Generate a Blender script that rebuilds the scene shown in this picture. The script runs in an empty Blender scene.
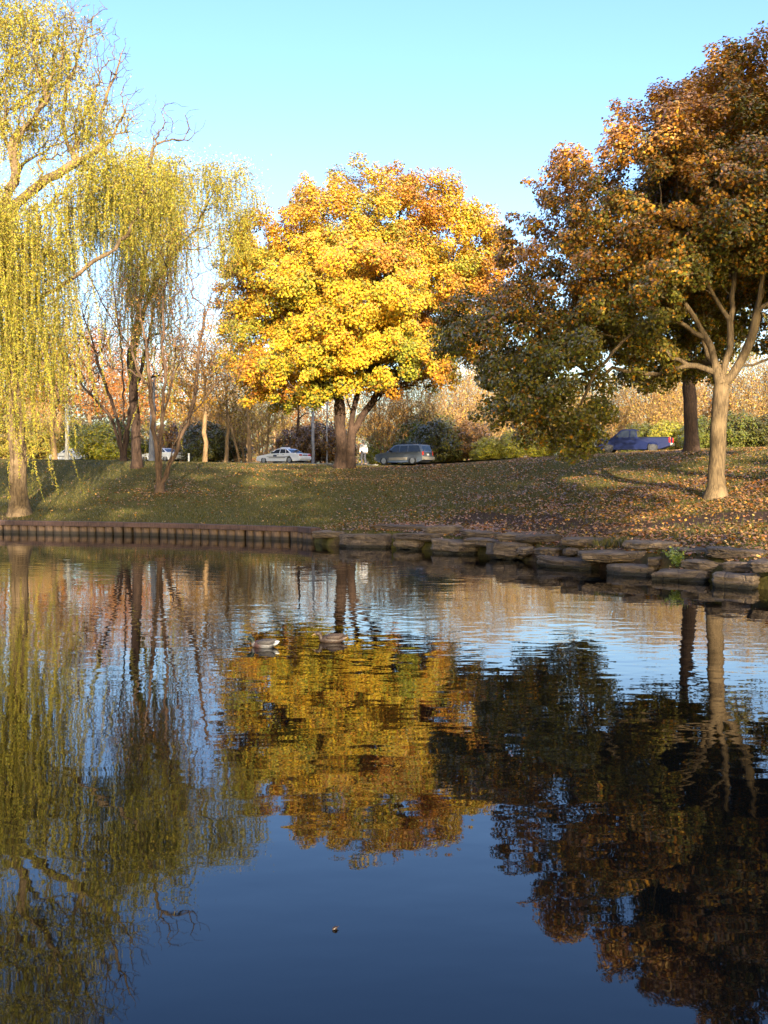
# a pond in autumn, built in metres: camera stands on the near bank, water at z = 0
SUN_EL, SUN_AZ, SUN_E, SKY_S, EXPO = 16, 9, 4.8, .15, 1.77
AIR, DUST, OZ = 1.0, 3.2, 1.5
SKY_HUE, SKY_SAT = .515, 1.26
import bpy, bmesh, math, random
import numpy as np
from mathutils import Vector, Matrix, noise as mnoise

RNG = np.random.default_rng(7)
random.seed(7)
SC = bpy.context.scene
COL = SC.collection
PI = math.pi
F = 1050.0
CAMH = 2.7
PITCH = math.atan(37.0 / F)

# ------------------------------------------------------------------ helpers
def px(x, y, D):
    """world point seen at photograph position x,y when it stands at ground distance D"""
    u = (x - 384) / F; v = (512 - y) / F
    c, s = math.cos(PITCH), math.sin(PITCH)
    dy = c + v * s; dz = -s + v * c
    t = D / dy
    return np.array([u * t, D, CAMH + dz * t])

def put(o, label=None, cat=None, group=None, kind=None):
    if label: o['label'] = label
    if cat: o['category'] = cat
    if group: o['group'] = group
    if kind: o['kind'] = kind
    return o

def empty(name, loc, rz=0, label=None, cat=None, group=None):
    o = bpy.data.objects.new(name, None); COL.objects.link(o)
    o.empty_display_size = .3
    o.location = loc; o.rotation_euler = (0, 0, rz)
    return put(o, label, cat, group)

def link(name, me, mats, parent=None):
    o = bpy.data.objects.new(name, me); COL.objects.link(o)
    for m in (mats if isinstance(mats, (list, tuple)) else [mats]): me.materials.append(m)
    if parent: o.parent = parent
    return o

def np_mesh(name, verts, faces, cols=None, matidx=None, smooth=False):
    """faces: list of (k,n) int arrays (tri or quad)"""
    me = bpy.data.meshes.new(name)
    verts = np.asarray(verts, np.float32)
    me.vertices.add(len(verts)); me.vertices.foreach_set('co', verts.ravel())
    loops = np.concatenate([f.ravel() for f in faces]).astype(np.int32)
    tot = np.concatenate([np.full(len(f), f.shape[1], np.int32) for f in faces])
    st = np.concatenate([[0], np.cumsum(tot)[:-1]]).astype(np.int32)
    me.loops.add(len(loops)); me.loops.foreach_set('vertex_index', loops)
    me.polygons.add(len(tot)); me.polygons.foreach_set('loop_start', st)
    me.polygons.foreach_set('loop_total', tot)
    if matidx is not None: me.polygons.foreach_set('material_index', matidx.astype(np.int32))
    me.update(calc_edges=True)
    if smooth: me.polygons.foreach_set('use_smooth', np.ones(len(tot), bool))
    if cols is not None:
        a = me.color_attributes.new('Tint', 'FLOAT_COLOR', 'POINT')
        c = np.ones((len(verts), 4), np.float32); c[:, :3] = cols
        a.data.foreach_set('color', c.ravel())
    me.validate()
    return me

def copy_tree(o, parent=None):
    c = o.copy(); COL.objects.link(c); c.parent = parent
    for ch in list(o.children):
        if ch.users_collection: copy_tree(ch, c)
    return c

def bm_obj(name, bm, mat, parent=None, smooth=True, bevel=0, seg=2, angle=35):
    me = bpy.data.meshes.new(name)
    bmesh.ops.recalc_face_normals(bm, faces=bm.faces)
    bm.to_mesh(me); bm.free()
    o = link(name, me, mat, parent)
    if bevel:
        b = o.modifiers.new('Bevel', 'BEVEL'); b.width = bevel; b.segments = seg; b.limit_method = 'ANGLE'; b.angle_limit = math.radians(40)
        b.harden_normals = False
    if smooth:
        for p in me.polygons: p.use_smooth = True
        try: me.set_sharp_from_angle(angle=math.radians(angle))
        except Exception: pass
    return o

def box(bm, c, s, rot=None):
    m = Matrix.Translation(c)
    if rot: m = m @ rot.to_4x4()
    m = m @ Matrix.Diagonal((s[0], s[1], s[2], 1))
    return bmesh.ops.create_cube(bm, size=1, matrix=m)['verts']

def cyl(bm, c, r, h, axis='Z', seg=20, r2=None):
    m = Matrix.Translation(c)
    if axis == 'Y': m = m @ Matrix.Rotation(PI / 2, 4, 'X')
    if axis == 'X': m = m @ Matrix.Rotation(PI / 2, 4, 'Y')
    return bmesh.ops.create_cone(bm, cap_ends=True, segments=seg, radius1=r, radius2=r if r2 is None else r2, depth=h, matrix=m)['verts']

def sph(bm, c, s, seg=14):
    m = Matrix.Translation(c) @ Matrix.Diagonal((s[0], s[1], s[2], 1))
    return bmesh.ops.create_uvsphere(bm, u_segments=seg, v_segments=seg // 2 + 2, radius=1, matrix=m)['verts']

# ------------------------------------------------------------------ materials
def new_mat(name):
    m = bpy.data.materials.new(name); m.use_nodes = True
    nt = m.node_tree; nt.nodes.clear()
    out = nt.nodes.new('ShaderNodeOutputMaterial')
    return m, nt, out

def N(nt, t, **kw):
    n = nt.nodes.new(t)
    for k, v in kw.items():
        if k.startswith('i_'):
            key = k[2:]
            key = int(key) if key.isdigit() else key.replace('_', ' ')
            n.inputs[key].default_value = v
        else: setattr(n, k, v)
    return n

def ramp(nt, stops, src=None):
    r = nt.nodes.new('ShaderNodeValToRGB')
    el = r.color_ramp.elements
    while len(el) < len(stops): el.new(.5)
    for e, (p, c) in zip(el, stops):
        e.position = p; e.color = (*c, 1) if len(c) == 3 else c
    if src: nt.links.new(src, r.inputs[0])
    return r

def simple(name, col, rough=.5, metal=0, spec=.5, coat=0, var=.12, scale=12, bump=0):
    m, nt, out = new_mat(name)
    b = N(nt, 'ShaderNodeBsdfPrincipled', i_Roughness=rough, i_Metallic=metal)
    b.inputs['Specular IOR Level'].default_value = spec
    b.inputs['Coat Weight'].default_value = coat
    tc = N(nt, 'ShaderNodeTexCoord'); no = N(nt, 'ShaderNodeTexNoise', i_Scale=scale, i_Detail=5.0)
    nt.links.new(tc.outputs['Object'], no.inputs['Vector'])
    lo = [c * (1 - var) for c in col]; hi = [min(1, c * (1 + var)) for c in col]
    r = ramp(nt, [(.3, lo), (.7, hi)], no.outputs['Fac'])
    nt.links.new(r.outputs[0], b.inputs['Base Color'])
    if bump:
        bp = N(nt, 'ShaderNodeBump', i_Strength=1.0, i_Distance=bump)
        nt.links.new(no.outputs['Fac'], bp.inputs['Height']); nt.links.new(bp.outputs[0], b.inputs['Normal'])
    nt.links.new(b.outputs[0], out.inputs[0])
    return m

def leaf_material(name, transl=.35, objcol=False, gloss=.08):
    m, nt, out = new_mat(name)
    at = N(nt, 'ShaderNodeAttribute', attribute_name='Tint')
    src = at.outputs['Color']
    if objcol:
        oi = N(nt, 'ShaderNodeObjectInfo'); mx = N(nt, 'ShaderNodeMix', data_type='RGBA', blend_type='MULTIPLY')
        mx.inputs[0].default_value = 1
        nt.links.new(src, mx.inputs[6]); nt.links.new(oi.outputs['Color'], mx.inputs[7]); src = mx.outputs[2]
    d = N(nt, 'ShaderNodeBsdfDiffuse'); t = N(nt, 'ShaderNodeBsdfTranslucent'); g = N(nt, 'ShaderNodeBsdfGlossy', i_Roughness=.45)
    nt.links.new(src, d.inputs[0]); nt.links.new(src, t.inputs[0])
    g.inputs[0].default_value = (1, 1, 1, 1)
    m1 = N(nt, 'ShaderNodeMixShader'); m1.inputs[0].default_value = transl
    nt.links.new(d.outputs[0], m1.inputs[1]); nt.links.new(t.outputs[0], m1.inputs[2])
    fr = N(nt, 'ShaderNodeFresnel', i_IOR=1.35); ml = N(nt, 'ShaderNodeMath', operation='MULTIPLY'); ml.inputs[1].default_value = gloss * 2.2
    nt.links.new(fr.outputs[0], ml.inputs[0])
    m2 = N(nt, 'ShaderNodeMixShader'); nt.links.new(ml.outputs[0], m2.inputs[0])
    nt.links.new(m1.outputs[0], m2.inputs[1]); nt.links.new(g.outputs[0], m2.inputs[2])
    nt.links.new(m2.outputs[0], out.inputs[0])
    return m

def bark_material(name, dark, light, scale=1.0, bump=.03, moss=None):
    m, nt, out = new_mat(name)
    tc = N(nt, 'ShaderNodeTexCoord'); mp = N(nt, 'ShaderNodeMapping'); mp.inputs['Scale'].default_value = (7 * scale, 7 * scale, 1.3 * scale)
    nt.links.new(tc.outputs['Object'], mp.inputs[0])
    n1 = N(nt, 'ShaderNodeTexNoise', i_Scale=2.0, i_Detail=8.0, i_Roughness=.65)
    v = N(nt, 'ShaderNodeTexVoronoi', i_Scale=2.2, feature='DISTANCE_TO_EDGE')
    nt.links.new(mp.outputs[0], n1.inputs['Vector']); nt.links.new(mp.outputs[0], v.inputs['Vector'])
    r = ramp(nt, [(.32, dark), (.68, light)], n1.outputs['Fac'])
    n2 = N(nt, 'ShaderNodeTexNoise', i_Scale=.9, i_Detail=3.0); nt.links.new(tc.outputs['Object'], n2.inputs['Vector'])
    mx = N(nt, 'ShaderNodeMix', data_type='RGBA'); r2 = ramp(nt, [(.52, (0, 0, 0)), (.7, (1, 1, 1))], n2.outputs['Fac'])
    nt.links.new(r2.outputs[0], mx.inputs[0]); nt.links.new(r.outputs[0], mx.inputs[6])
    mc = moss or [c * 1.25 for c in light]
    mx.inputs[7].default_value = (*mc, 1)
    b = N(nt, 'ShaderNodeBsdfPrincipled', i_Roughness=.9); b.inputs['Specular IOR Level'].default_value = .2
    nt.links.new(mx.outputs[2], b.inputs['Base Color'])
    ad = N(nt, 'ShaderNodeMath', operation='MULTIPLY_ADD'); nt.links.new(v.outputs['Distance'], ad.inputs[0]); ad.inputs[1].default_value = 1.5
    nt.links.new(n1.outputs['Fac'], ad.inputs[2])
    bp = N(nt, 'ShaderNodeBump', i_Strength=1.0, i_Distance=bump); nt.links.new(ad.outputs[0], bp.inputs['Height'])
    nt.links.new(bp.outputs[0], b.inputs['Normal'])
    nt.links.new(b.outputs[0], out.inputs[0])
    return m

# ------------------------------------------------------------------ terrain
SHORE = np.array([(-120, 72), (-60, 60), (-30, 52.5), (-17.9, 49), (-9.9, 46.5), (-3.44, 43.2), (-2.3, 39.9), (.58, 38.5), (3.2, 35.2),
                  (5.16, 31.0), (6.43, 28.8), (7.98, 26.6), (9.0, 24.2), (10.6, 18), (9.5, 9), (6, 4.3), (0, 3.0), (-10, 2.6), (-30, 3), (-120, 12)], float)

def pond_dist(X, Y):
    """distance from the water's edge, positive on land"""
    X = np.asarray(X, float); Y = np.asarray(Y, float)
    d = np.full(X.shape, 1e9); inside = np.zeros(X.shape, bool)
    n = len(SHORE)
    for i in range(n):
        a = SHORE[i]; b = SHORE[(i + 1) % n]; e = b - a
        t = np.clip(((X - a[0]) * e[0] + (Y - a[1]) * e[1]) / (e @ e), 0, 1)
        d = np.minimum(d, np.hypot(X - a[0] - t * e[0], Y - a[1] - t * e[1]))
        c = ((a[1] > Y) != (b[1] > Y)) & (X < (b[0] - a[0]) * (Y - a[1]) / (b[1] - a[1] + 1e-12) + a[0])
        inside ^= c
    return np.where(inside, -d, d)

def vnoise(X, Y, s, seed=0):
    """cheap smooth value noise"""
    x = np.asarray(X) / s + seed * 17.3; y = np.asarray(Y) / s + seed * 9.1
    xi = np.floor(x).astype(int); yi = np.floor(y).astype(int); fx = x - xi; fy = y - yi
    fx = fx * fx * (3 - 2 * fx); fy = fy * fy * (3 - 2 * fy)
    def h(a, b): return (np.sin(a * 127.1 + b * 311.7 + seed * 74.7) * 43758.5453) % 1.0
    return (h(xi, yi) * (1 - fx) * (1 - fy) + h(xi + 1, yi) * fx * (1 - fy) + h(xi, yi + 1) * (1 - fx) * fy + h(xi + 1, yi + 1) * fx * fy)

ROAD = np.array([(-140, 168), (-60, 135), (-33.7, 116), (-22.7, 108), (-9.6, 98), (1.7, 88.5), (9, 83.5), (19, 79.5), (40, 75), (80, 72), (160, 74)], float)
def road_dist(X, Y):
    d = np.full(np.shape(X), 1e9)
    for i in range(len(ROAD) - 1):
        a, b = ROAD[i], ROAD[i + 1]; e = b - a
        t = np.clip(((X - a[0]) * e[0] + (Y - a[1]) * e[1]) / (e @ e), 0, 1)
        d = np.minimum(d, np.hypot(X - a[0] - t * e[0], Y - a[1] - t * e[1]))
    return d

def height(X, Y):
    X = np.asarray(X, float); Y = np.asarray(Y, float)
    d = pond_dist(X, Y)
    P = np.interp(X, [-60, -34, -22, -10, 1.7, 9, 19, 40], [4.2, 4.0, 3.85, 3.6, 3.45, 3.7, 4.2, 4.5])
    L = np.interp(X, [-30, -12, 0, 5, 10, 20], [24, 24, 30, 28, 22, 22])
    S = np.interp(d / L, [0, .5, .8, 1, 1.15, 1.3, 1.7], [0, .52, .82, .935, .965, .99, 1.045])
    base = .5
    zf = base + (P - base) * S
    zf = zf + (vnoise(X, Y, 6, 1) - .5) * .28 * np.clip(d / 5, 0, 1) * np.clip((1.2 - d / L) / .3, 0, 1) + (vnoise(X, Y, 1.7, 2) - .5) * .06 * np.clip((1.3 - d / L) / .3, 0, 1)
    zn = .35 + .85 * np.clip(d / 4.5, 0, 1) + .4 * np.clip(d / 40, 0, 1) + (vnoise(X, Y, 3, 3) - .5) * .1
    w = np.clip((Y - 8) / 14, 0, 1); w = w * w * (3 - 2 * w)
    z = zn * (1 - w) + zf * w
    edge = np.clip((d + .15) / .55, 0, 1); edge = edge * edge * (3 - 2 * edge)
    z = -1.1 * (1 - edge) + z * edge
    return z

def ground(x, y): return float(height(np.array([x]), np.array([y]))[0])

def axis_pts(lo, hi, step, ext_lo, ext_hi, g=1.22):
    core = list(np.arange(lo, hi + step / 2, step))
    s = step; v = core[-1]
    while v < ext_hi: s *= g; v += s; core.append(v)
    s = step; v = core[0]; pre = []
    while v > ext_lo: s *= g; v -= s; pre.append(v)
    return np.array(pre[::-1] + core)
# ------------------------------------------------------------------ trees
def tube_mesh(chains):
    """chains: list of (pts (n,3), radii (n)) -> verts, quads"""
    V = []; Q = []; off = 0
    for P, R in chains:
        n = len(P)
        if n < 2: continue
        rm = R.max(); k = 12 if rm > .2 else 8 if rm > .07 else 5 if rm > .025 else 3
        T = np.gradient(P, axis=0); T /= np.linalg.norm(T, axis=1)[:, None] + 1e-9
        ref = np.array([0.3, 1, 0.1]) if abs(T[:, 2]).mean() > .6 else np.array([0, 0.1, 1.])
        A = np.cross(T, ref); A /= np.linalg.norm(A, axis=1)[:, None] + 1e-9
        B = np.cross(T, A)
        an = np.arange(k) * 2 * PI / k
        ring = P[:, None, :] + R[:, None, None] * (np.cos(an)[None, :, None] * A[:, None, :] + np.sin(an)[None, :, None] * B[:, None, :])
        V.append(ring.reshape(-1, 3))
        i = np.arange(n - 1)[:, None] * k; j = np.arange(k)[None, :]; j2 = (j + 1) % k
        Q.append((off + np.stack([i + j, i + j2, i + k + j2, i + k + j], -1)).reshape(-1, 4))
        off += n * k
    return np.concatenate(V), np.concatenate(Q)

class Skel:
    def __init__(s, base):
        s.P = [np.array(base, float)]; s.par = [-1]; s.len = [0.]; s.dir = [np.array([0, 0, 1.])]; s.chains = []
    def chain(s, pts, parent=0):
        idx = [parent]
        for p in pts:
            p = np.array(p, float); q = s.P[idx[-1]]; d = p - q; L = np.linalg.norm(d) + 1e-9
            s.P.append(p); s.par.append(idx[-1]); s.len.append(s.len[idx[-1]] + L); s.dir.append(d / L); idx.append(len(s.P) - 1)
        s.chains.append(idx); return idx
    def guide(s, pts, parent=0, step=.6, jit=.05):
        """smooth polyline through points, from node parent"""
        C = [s.P[parent]] + [np.array(p, float) for p in pts]
        C = np.array(C); d = np.r_[0, np.cumsum(np.linalg.norm(np.diff(C, axis=0), axis=1))]
        n = max(2, int(d[-1] / step)); t = np.linspace(0, d[-1], n + 1)[1:]
        # catmull-like smoothing
        Q = np.stack([np.interp(t, d, C[:, k]) for k in range(3)], 1)
        for _ in range(3):
            M = Q.copy(); M[1:-1] = (Q[:-2] + 2 * Q[1:-1] + Q[2:]) / 4; Q = M
        Q[:-1] += RNG.normal(0, jit, (len(Q) - 1, 3))
        return s.chain(Q, parent)
    def grow(s, A, step=.5, down=1.0, plen=.22, minlen=0, jit=.12, up=.35):
        for a in A:
            P = np.array(s.P); L = np.array(s.len); D = np.array(s.dir)
            v = a - P; d = np.linalg.norm(v, axis=1)
            c = d + down * np.maximum(0, P[:, 2] - a[2]) + plen * L - .35 * (v * D).sum(1)
            c = c + np.where(L < minlen, 1e3, 0)
            i = int(np.argmin(c)); p = P[i]; dist = d[i]
            if dist < .15: s.chains.append([i, i]) if False else None; continue
            t0 = D[i] * dist * .45 + np.array([0, 0, up * dist * .4]); n = max(2, int(dist / step) + 1)
            c1 = p + t0; t = np.linspace(0, 1, n + 1)[1:, None]
            Q = (1 - t) ** 2 * p + 2 * (1 - t) * t * c1 * .5 + 2 * (1 - t) * t * .5 * ((p + a) / 2) + t * t * a
            Q[:-1] += RNG.normal(0, jit * step, (n - 1, 3))
            s.chain(Q, i)
    def radii(s, rtip, rbase, flare=.5, flare_h=.5):
        n = len(s.P); tips = np.zeros(n); par = np.array(s.par)
        haschild = np.zeros(n, bool); haschild[par[par >= 0]] = True
        tips[~haschild] = 1
        for i in range(n - 1, 0, -1): tips[par[i]] += tips[i]
        e = math.log(rbase / rtip) / math.log(max(3, tips[0]))
        R = rtip * tips ** e
        z = np.array(s.P)[:, 2] - s.P[0][2]
        R = R * (1 + flare * np.exp(-z / flare_h))
        return R
    def mesh(s, rtip, rbase, flare=.5, flare_h=.5, extra=()):
        R = s.radii(rtip, rbase, flare, flare_h); P = np.array(s.P)
        ch = []
        for k, idx in enumerate(s.chains):
            r = R[idx].copy(); 
            if idx[0] != 0 and len(r) > 1: r[0] = min(r[0], r[1] * 1.25)
            if k > 0: r[-1] *= .6
            if idx[0] == 0:
                pts = P[idx].copy(); 
                pts = np.vstack([pts[0] - [0, 0, .35], pts]); r = np.r_[r[0] * 1.25, r]
            else: pts = P[idx]
            ch.append((pts, r))
        ch += list(extra)
        return tube_mesh(ch)

def unit(v): return v / (np.linalg.norm(v, axis=-1, keepdims=True) + 1e-9)

def leaf_quads(pos, nrm, size, cols, aspect=1.0, along=None):
    """kite shaped leaves slightly folded; returns verts, quads(as 2 tris), cols"""
    n = len(pos)
    if along is None: along = RNG.normal(0, 1, (n, 3))
    A = unit(along - (along * nrm).sum(1)[:, None] * nrm); B = np.cross(nrm, A)
    s = size[:, None] if np.ndim(size) else size
    fold = RNG.uniform(-.25, .1, (n, 1))
    v0 = pos - A * s * .5; v2 = pos + A * s * .55
    v1 = pos + B * s * .5 * aspect + nrm * s * fold - A * s * .08; v3 = pos - B * s * .5 * aspect + nrm * s * fold - A * s * .08
    V = np.stack([v0, v1, v2, v3], 1).reshape(-1, 3)
    b = np.arange(n)[:, None] * 4
    T = np.concatenate([b + [0, 1, 2], b + [0, 2, 3]])
    return V, T, np.repeat(cols, 4, 0)

def cluster_leaves(C, R, npc, size, colfn, flat=.6, upbias=.5, ctr=None):
    pos = []; nr = []; col = []
    K = np.repeat(np.arange(len(C)), (npc * (R / R.mean()) ** 2).astype(int))
    u = unit(RNG.normal(0, 1, (len(K), 3))); rr = RNG.uniform(.15, 1, len(K)) ** .5
    off = u * rr[:, None] * R[K][:, None]; off[:, 2] *= flat
    pos = C[K] + off
    out = unit(C - (C.mean(0) if ctr is None else ctr))[K]
    nrm = unit(out * .55 + u * .5 + np.array([0, 0, upbias]) + RNG.normal(0, .45, (len(K), 3)))
    cols = colfn(pos, K)
    sz = size * RNG.uniform(.65, 1.3, len(K))
    return leaf_quads(pos, nrm, sz, cols, .85)

def blob_points(blobs, spacing, shell=.7, rng=RNG, keep=1.0):
    """cluster centres through a union of ellipsoids, mostly near the outer surface. blobs: (centre, radii)"""
    pts = []
    for bi, (c, r) in enumerate(blobs):
        vol = r[0] * r[1] * r[2] * 4.19
        n = int(vol / spacing ** 3 * 3)
        u = unit(rng.normal(0, 1, (n, 3))); t = np.where(rng.random(n) < shell, rng.uniform(.72, 1, n), rng.uniform(.2, .75, n))
        pts.append(c + u * t[:, None] * r)
    pts = np.concatenate(pts); rng.shuffle(pts)
    out = []
    arr = np.zeros((0, 3))
    for p in pts:
        if len(out) and (np.sum((arr - p) ** 2, 1) < spacing ** 2).any(): continue
        if rng.random() > keep: continue
        out.append(p); arr = np.array(out)
    return arr

def satellites(C, ctr, frac, dist, R0=.55):
    """small outlying sprays that break up the outline of a crown"""
    k = RNG.random(len(C)) < frac; S = C[k]; u = unit(S - ctr)
    u = unit(u + RNG.normal(0, .35, u.shape)); return S + u * RNG.uniform(dist * .6, dist * 1.5, (len(S), 1))

def palette(cols, w):
    cols = np.array(cols, float); w = np.array(w, float); w = w / w.sum()
    def f(n, rng=RNG): return cols[rng.choice(len(cols), n, p=w)]
    return f

def build_tree(name, base, label, cat, sk, C, R, leaf, colfn, bark, leafmat, rtip, rbase, npc, flat=.6, flare=.5, group=None, ctr=None, flare_h=.5, extra_crown=None):
    e = empty(name, base, 0, label, cat, group)
    v, q = sk.mesh(rtip, rbase, flare, flare_h)
    tr = link('trunk', np_mesh('trunk', v - np.array(base), [q], smooth=True), bark, e)
    parts = []
    if C is not None and npc > 0:
        V, T, c = cluster_leaves(C, R, npc, leaf, colfn, flat, ctr=ctr)
        link('crown', np_mesh('crown', V - np.array(base), [T], c), leafmat, e)
    return e

def pblob(x, y, rx, ry, D, rz=None, dD=0):
    c = px(x, y, D); s = D / F
    return (c, np.array([rx * s, (rz if rz else (rx + ry) / 2 * s), ry * s]))
# ------------------------------------------------------------------ materials in use
M = {}
M['leaf'] = leaf_material('leaf_sunny', .35)
M['leaf_bg'] = leaf_material('leaf_background', .3, objcol=True)
M['willow'] = leaf_material('leaf_willow', .4)
M['litter'] = leaf_material('leaf_litter', .1)
M['blade'] = leaf_material('grass_blade', .3)
M['bark_grey'] = bark_material('bark_grey_brown', (.04, .027, .015), (.165, .115, .06), bump=.015, scale=1.2)
M['bark_dark'] = bark_material('bark_dark', (.02, .013, .01), (.07, .043, .03), bump=.04)
M['bark_brown'] = bark_material('bark_brown', (.045, .028, .02), (.14, .09, .06), bump=.03)
M['bark_willow'] = bark_material('bark_willow', (.06, .04, .022), (.2, .14, .08), bump=.05)
M['bark_pale'] = bark_material('bark_pale', (.35, .32, .27), (.7, .66, .58), bump=.01)
M['bark_tan'] = bark_material('bark_tan', (.13, .08, .04), (.34, .22, .11), bump=.01)
M['bark_slate'] = bark_material('bark_slate_grey', (.12, .12, .13), (.28, .28, .3), bump=.02)

def ground_material():
    m, nt, out = new_mat('grassy_ground')
    tc = N(nt, 'ShaderNodeTexCoord')
    n1 = N(nt, 'ShaderNodeTexNoise', i_Scale=.22, i_Detail=5.0, i_Roughness=.6)
    n2 = N(nt, 'ShaderNodeTexNoise', i_Scale=9.0, i_Detail=6.0, i_Roughness=.7)
    n3 = N(nt, 'ShaderNodeTexNoise', i_Scale=1.3, i_Detail=4.0)
    for n in (n1, n2, n3): nt.links.new(tc.outputs['Object'], n.inputs['Vector'])
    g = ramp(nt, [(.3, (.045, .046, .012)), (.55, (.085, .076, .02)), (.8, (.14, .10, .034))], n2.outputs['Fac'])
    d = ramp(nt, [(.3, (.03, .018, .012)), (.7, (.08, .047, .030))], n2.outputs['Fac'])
    at = N(nt, 'ShaderNodeAttribute', attribute_name='Tint')     # R: how bare the soil is
    sep = N(nt, 'ShaderNodeSeparateColor'); nt.links.new(at.outputs['Color'], sep.inputs[0])
    ad = N(nt, 'ShaderNodeMath', operation='ADD'); nt.links.new(sep.outputs[0], ad.inputs[0])
    sb = N(nt, 'ShaderNodeMath', operation='MULTIPLY_ADD'); nt.links.new(n3.outputs['Fac'], sb.inputs[0]); sb.inputs[1].default_value = .9; sb.inputs[2].default_value = -.5
    nt.links.new(sb.outputs[0], ad.inputs[1])
    rr = ramp(nt, [(.25, (0, 0, 0)), (.6, (1, 1, 1))], ad.outputs[0])
    mx = N(nt, 'ShaderNodeMix', data_type='RGBA'); nt.links.new(rr.outputs[0], mx.inputs[0])
    nt.links.new(g.outputs[0], mx.inputs[6]); nt.links.new(d.outputs[0], mx.inputs[7])
    b = N(nt, 'ShaderNodeBsdfPrincipled', i_Roughness=.95); b.inputs['Specular IOR Level'].default_value = .1
    nt.links.new(mx.outputs[2], b.inputs['Base Color'])
    bp = N(nt, 'ShaderNodeBump', i_Strength=1.0, i_Distance=.05); nt.links.new(n2.outputs['Fac'], bp.inputs['Height'])
    nt.links.new(bp.outputs[0], b.inputs['Normal']); nt.links.new(b.outputs[0], out.inputs[0])
    return m

def bare_mask(X, Y):
    """0 grass .. 1 bare soil: worn ground under the right hand trees and strips behind the edging"""
    a = np.exp(-(((X - 9.5) / 4.5) ** 2 + ((Y - 33.5) / 4.5) ** 2)) * .75
    b = np.exp(-(((X - 4) / 3.5) ** 2 + ((Y - 42) / 3) ** 2)) * .5
    c = np.exp(-(((X + 13) / 2) ** 2 + ((Y - 58) / 6) ** 2)) * .35 + np.exp(-(((X + 19) / 2.2) ** 2 + ((Y - 51) / 2.5) ** 2)) * .5
    d = np.exp(-(np.maximum(pond_dist(X, Y), 0) / 1.1) ** 2) * .45
    e = np.exp(-(((X - 1) / 4) ** 2 + ((Y - 72) / 4) ** 2)) * .4
    pth = np.array([(3.6, 42.5), (5.2, 40), (6.0, 37), (7.4, 35), (9.5, 34), (12, 31.5), (14, 29)]); q = np.full(np.shape(X), 1e9)
    for i in range(len(pth) - 1):
        s, t_ = pth[i], pth[i + 1] - pth[i]; u = np.clip(((X - s[0]) * t_[0] + (Y - s[1]) * t_[1]) / (t_ @ t_), 0, 1)
        q = np.minimum(q, np.hypot(X - s[0] - u * t_[0], Y - s[1] - u * t_[1]))
    q = q + (vnoise(X, Y, .9, 12) - .5) * .9
    return np.clip(a * .6 + b * .5 + c + d + e + 1.2 * np.clip((1.5 - q) / .7, 0, 1), 0, 1)

# ------------------------------------------------------------------ setting
xs = axis_pts(-24, 22, .3, -900, 900); ys = axis_pts(22, 62, .3, -400, 1500)
GX, GY = np.meshgrid(xs, ys)
GZ = height(GX, GY)
nx, ny = len(xs), len(ys)
V = np.stack([GX, GY, GZ], -1).reshape(-1, 3)
i = np.arange(ny - 1)[:, None] * nx; j = np.arange(nx - 1)[None, :]
Q = np.stack([i + j, i + j + 1, i + nx + j + 1, i + nx + j], -1).reshape(-1, 4)
mk = bare_mask(GX, GY).reshape(-1); cc = np.stack([mk, mk, mk], 1)
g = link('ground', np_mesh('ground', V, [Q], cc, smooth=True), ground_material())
put(g, 'grassy bank rising from the pond to the road', None, None, 'structure')

# pond water
def water_material():
    m, nt, out = new_mat('pond_water')
    tc = N(nt, 'ShaderNodeTexCoord')
    b = N(nt, 'ShaderNodeBsdfPrincipled', i_Roughness=.015, i_IOR=1.333)
    b.inputs['Base Color'].default_value = (.001, .0015, .002, 1)
    b.inputs['Specular Tint'].default_value = (.68, .87, 1, 1)
    def wn(scale, sx, sy, detail, rot=0):
        mp = N(nt, 'ShaderNodeMapping'); mp.inputs['Scale'].default_value = (sx, sy, 1); mp.inputs['Rotation'].default_value = (0, 0, rot)
        nt.links.new(tc.outputs['Object'], mp.inputs[0])
        n = N(nt, 'ShaderNodeTexNoise', i_Scale=scale, i_Detail=detail, i_Roughness=.45); nt.links.new(mp.outputs[0], n.inputs['Vector'])
        return n.outputs['Fac']
    a = wn(1.1, .55, 1.0, 1.0, .12)      # slow swell
    c = wn(3.2, .6, 1.0, 1.5, -.2)      # ripples
    k = wn(.09, .6, 1.0, 1.0)           # calm and ruffled patches
    kr = ramp(nt, [(.38, (.25, .25, .25)), (.62, (1, 1, 1))], k)
    # ripples fade in towards the far bank where the breeze touches the water
    sp = N(nt, 'ShaderNodeSeparateXYZ'); nt.links.new(tc.outputs['Object'], sp.inputs[0])
    mr = N(nt, 'ShaderNodeMapRange'); nt.links.new(sp.outputs['Y'], mr.inputs[0])
    mr.inputs[1].default_value = 6; mr.inputs[2].default_value = 26; mr.inputs[3].default_value = .38; mr.inputs[4].default_value = 1
    m1 = N(nt, 'ShaderNodeMath', operation='MULTIPLY'); nt.links.new(kr.outputs[0], m1.inputs[0]); nt.links.new(mr.outputs[0], m1.inputs[1])
    m2 = N(nt, 'ShaderNodeMath', operation='MULTIPLY'); nt.links.new(m1.outputs[0], m2.inputs[0]); nt.links.new(c, m2.inputs[1])
    m3 = N(nt, 'ShaderNodeMath', operation='MULTIPLY'); nt.links.new(m2.outputs[0], m3.inputs[0]); m3.inputs[1].default_value = .007
    m4 = N(nt, 'ShaderNodeMath', operation='MULTIPLY_ADD'); nt.links.new(a, m4.inputs[0]); m4.inputs[1].default_value = .0035; nt.links.new(m3.outputs[0], m4.inputs[2])
    bp = N(nt, 'ShaderNodeBump', i_Strength=1.0, i_Distance=1.0); nt.links.new(m4.outputs[0], bp.inputs['Height'])
    nt.links.new(bp.outputs[0], b.inputs['Normal']); nt.links.new(b.outputs[0], out.inputs[0])
    return m
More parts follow.
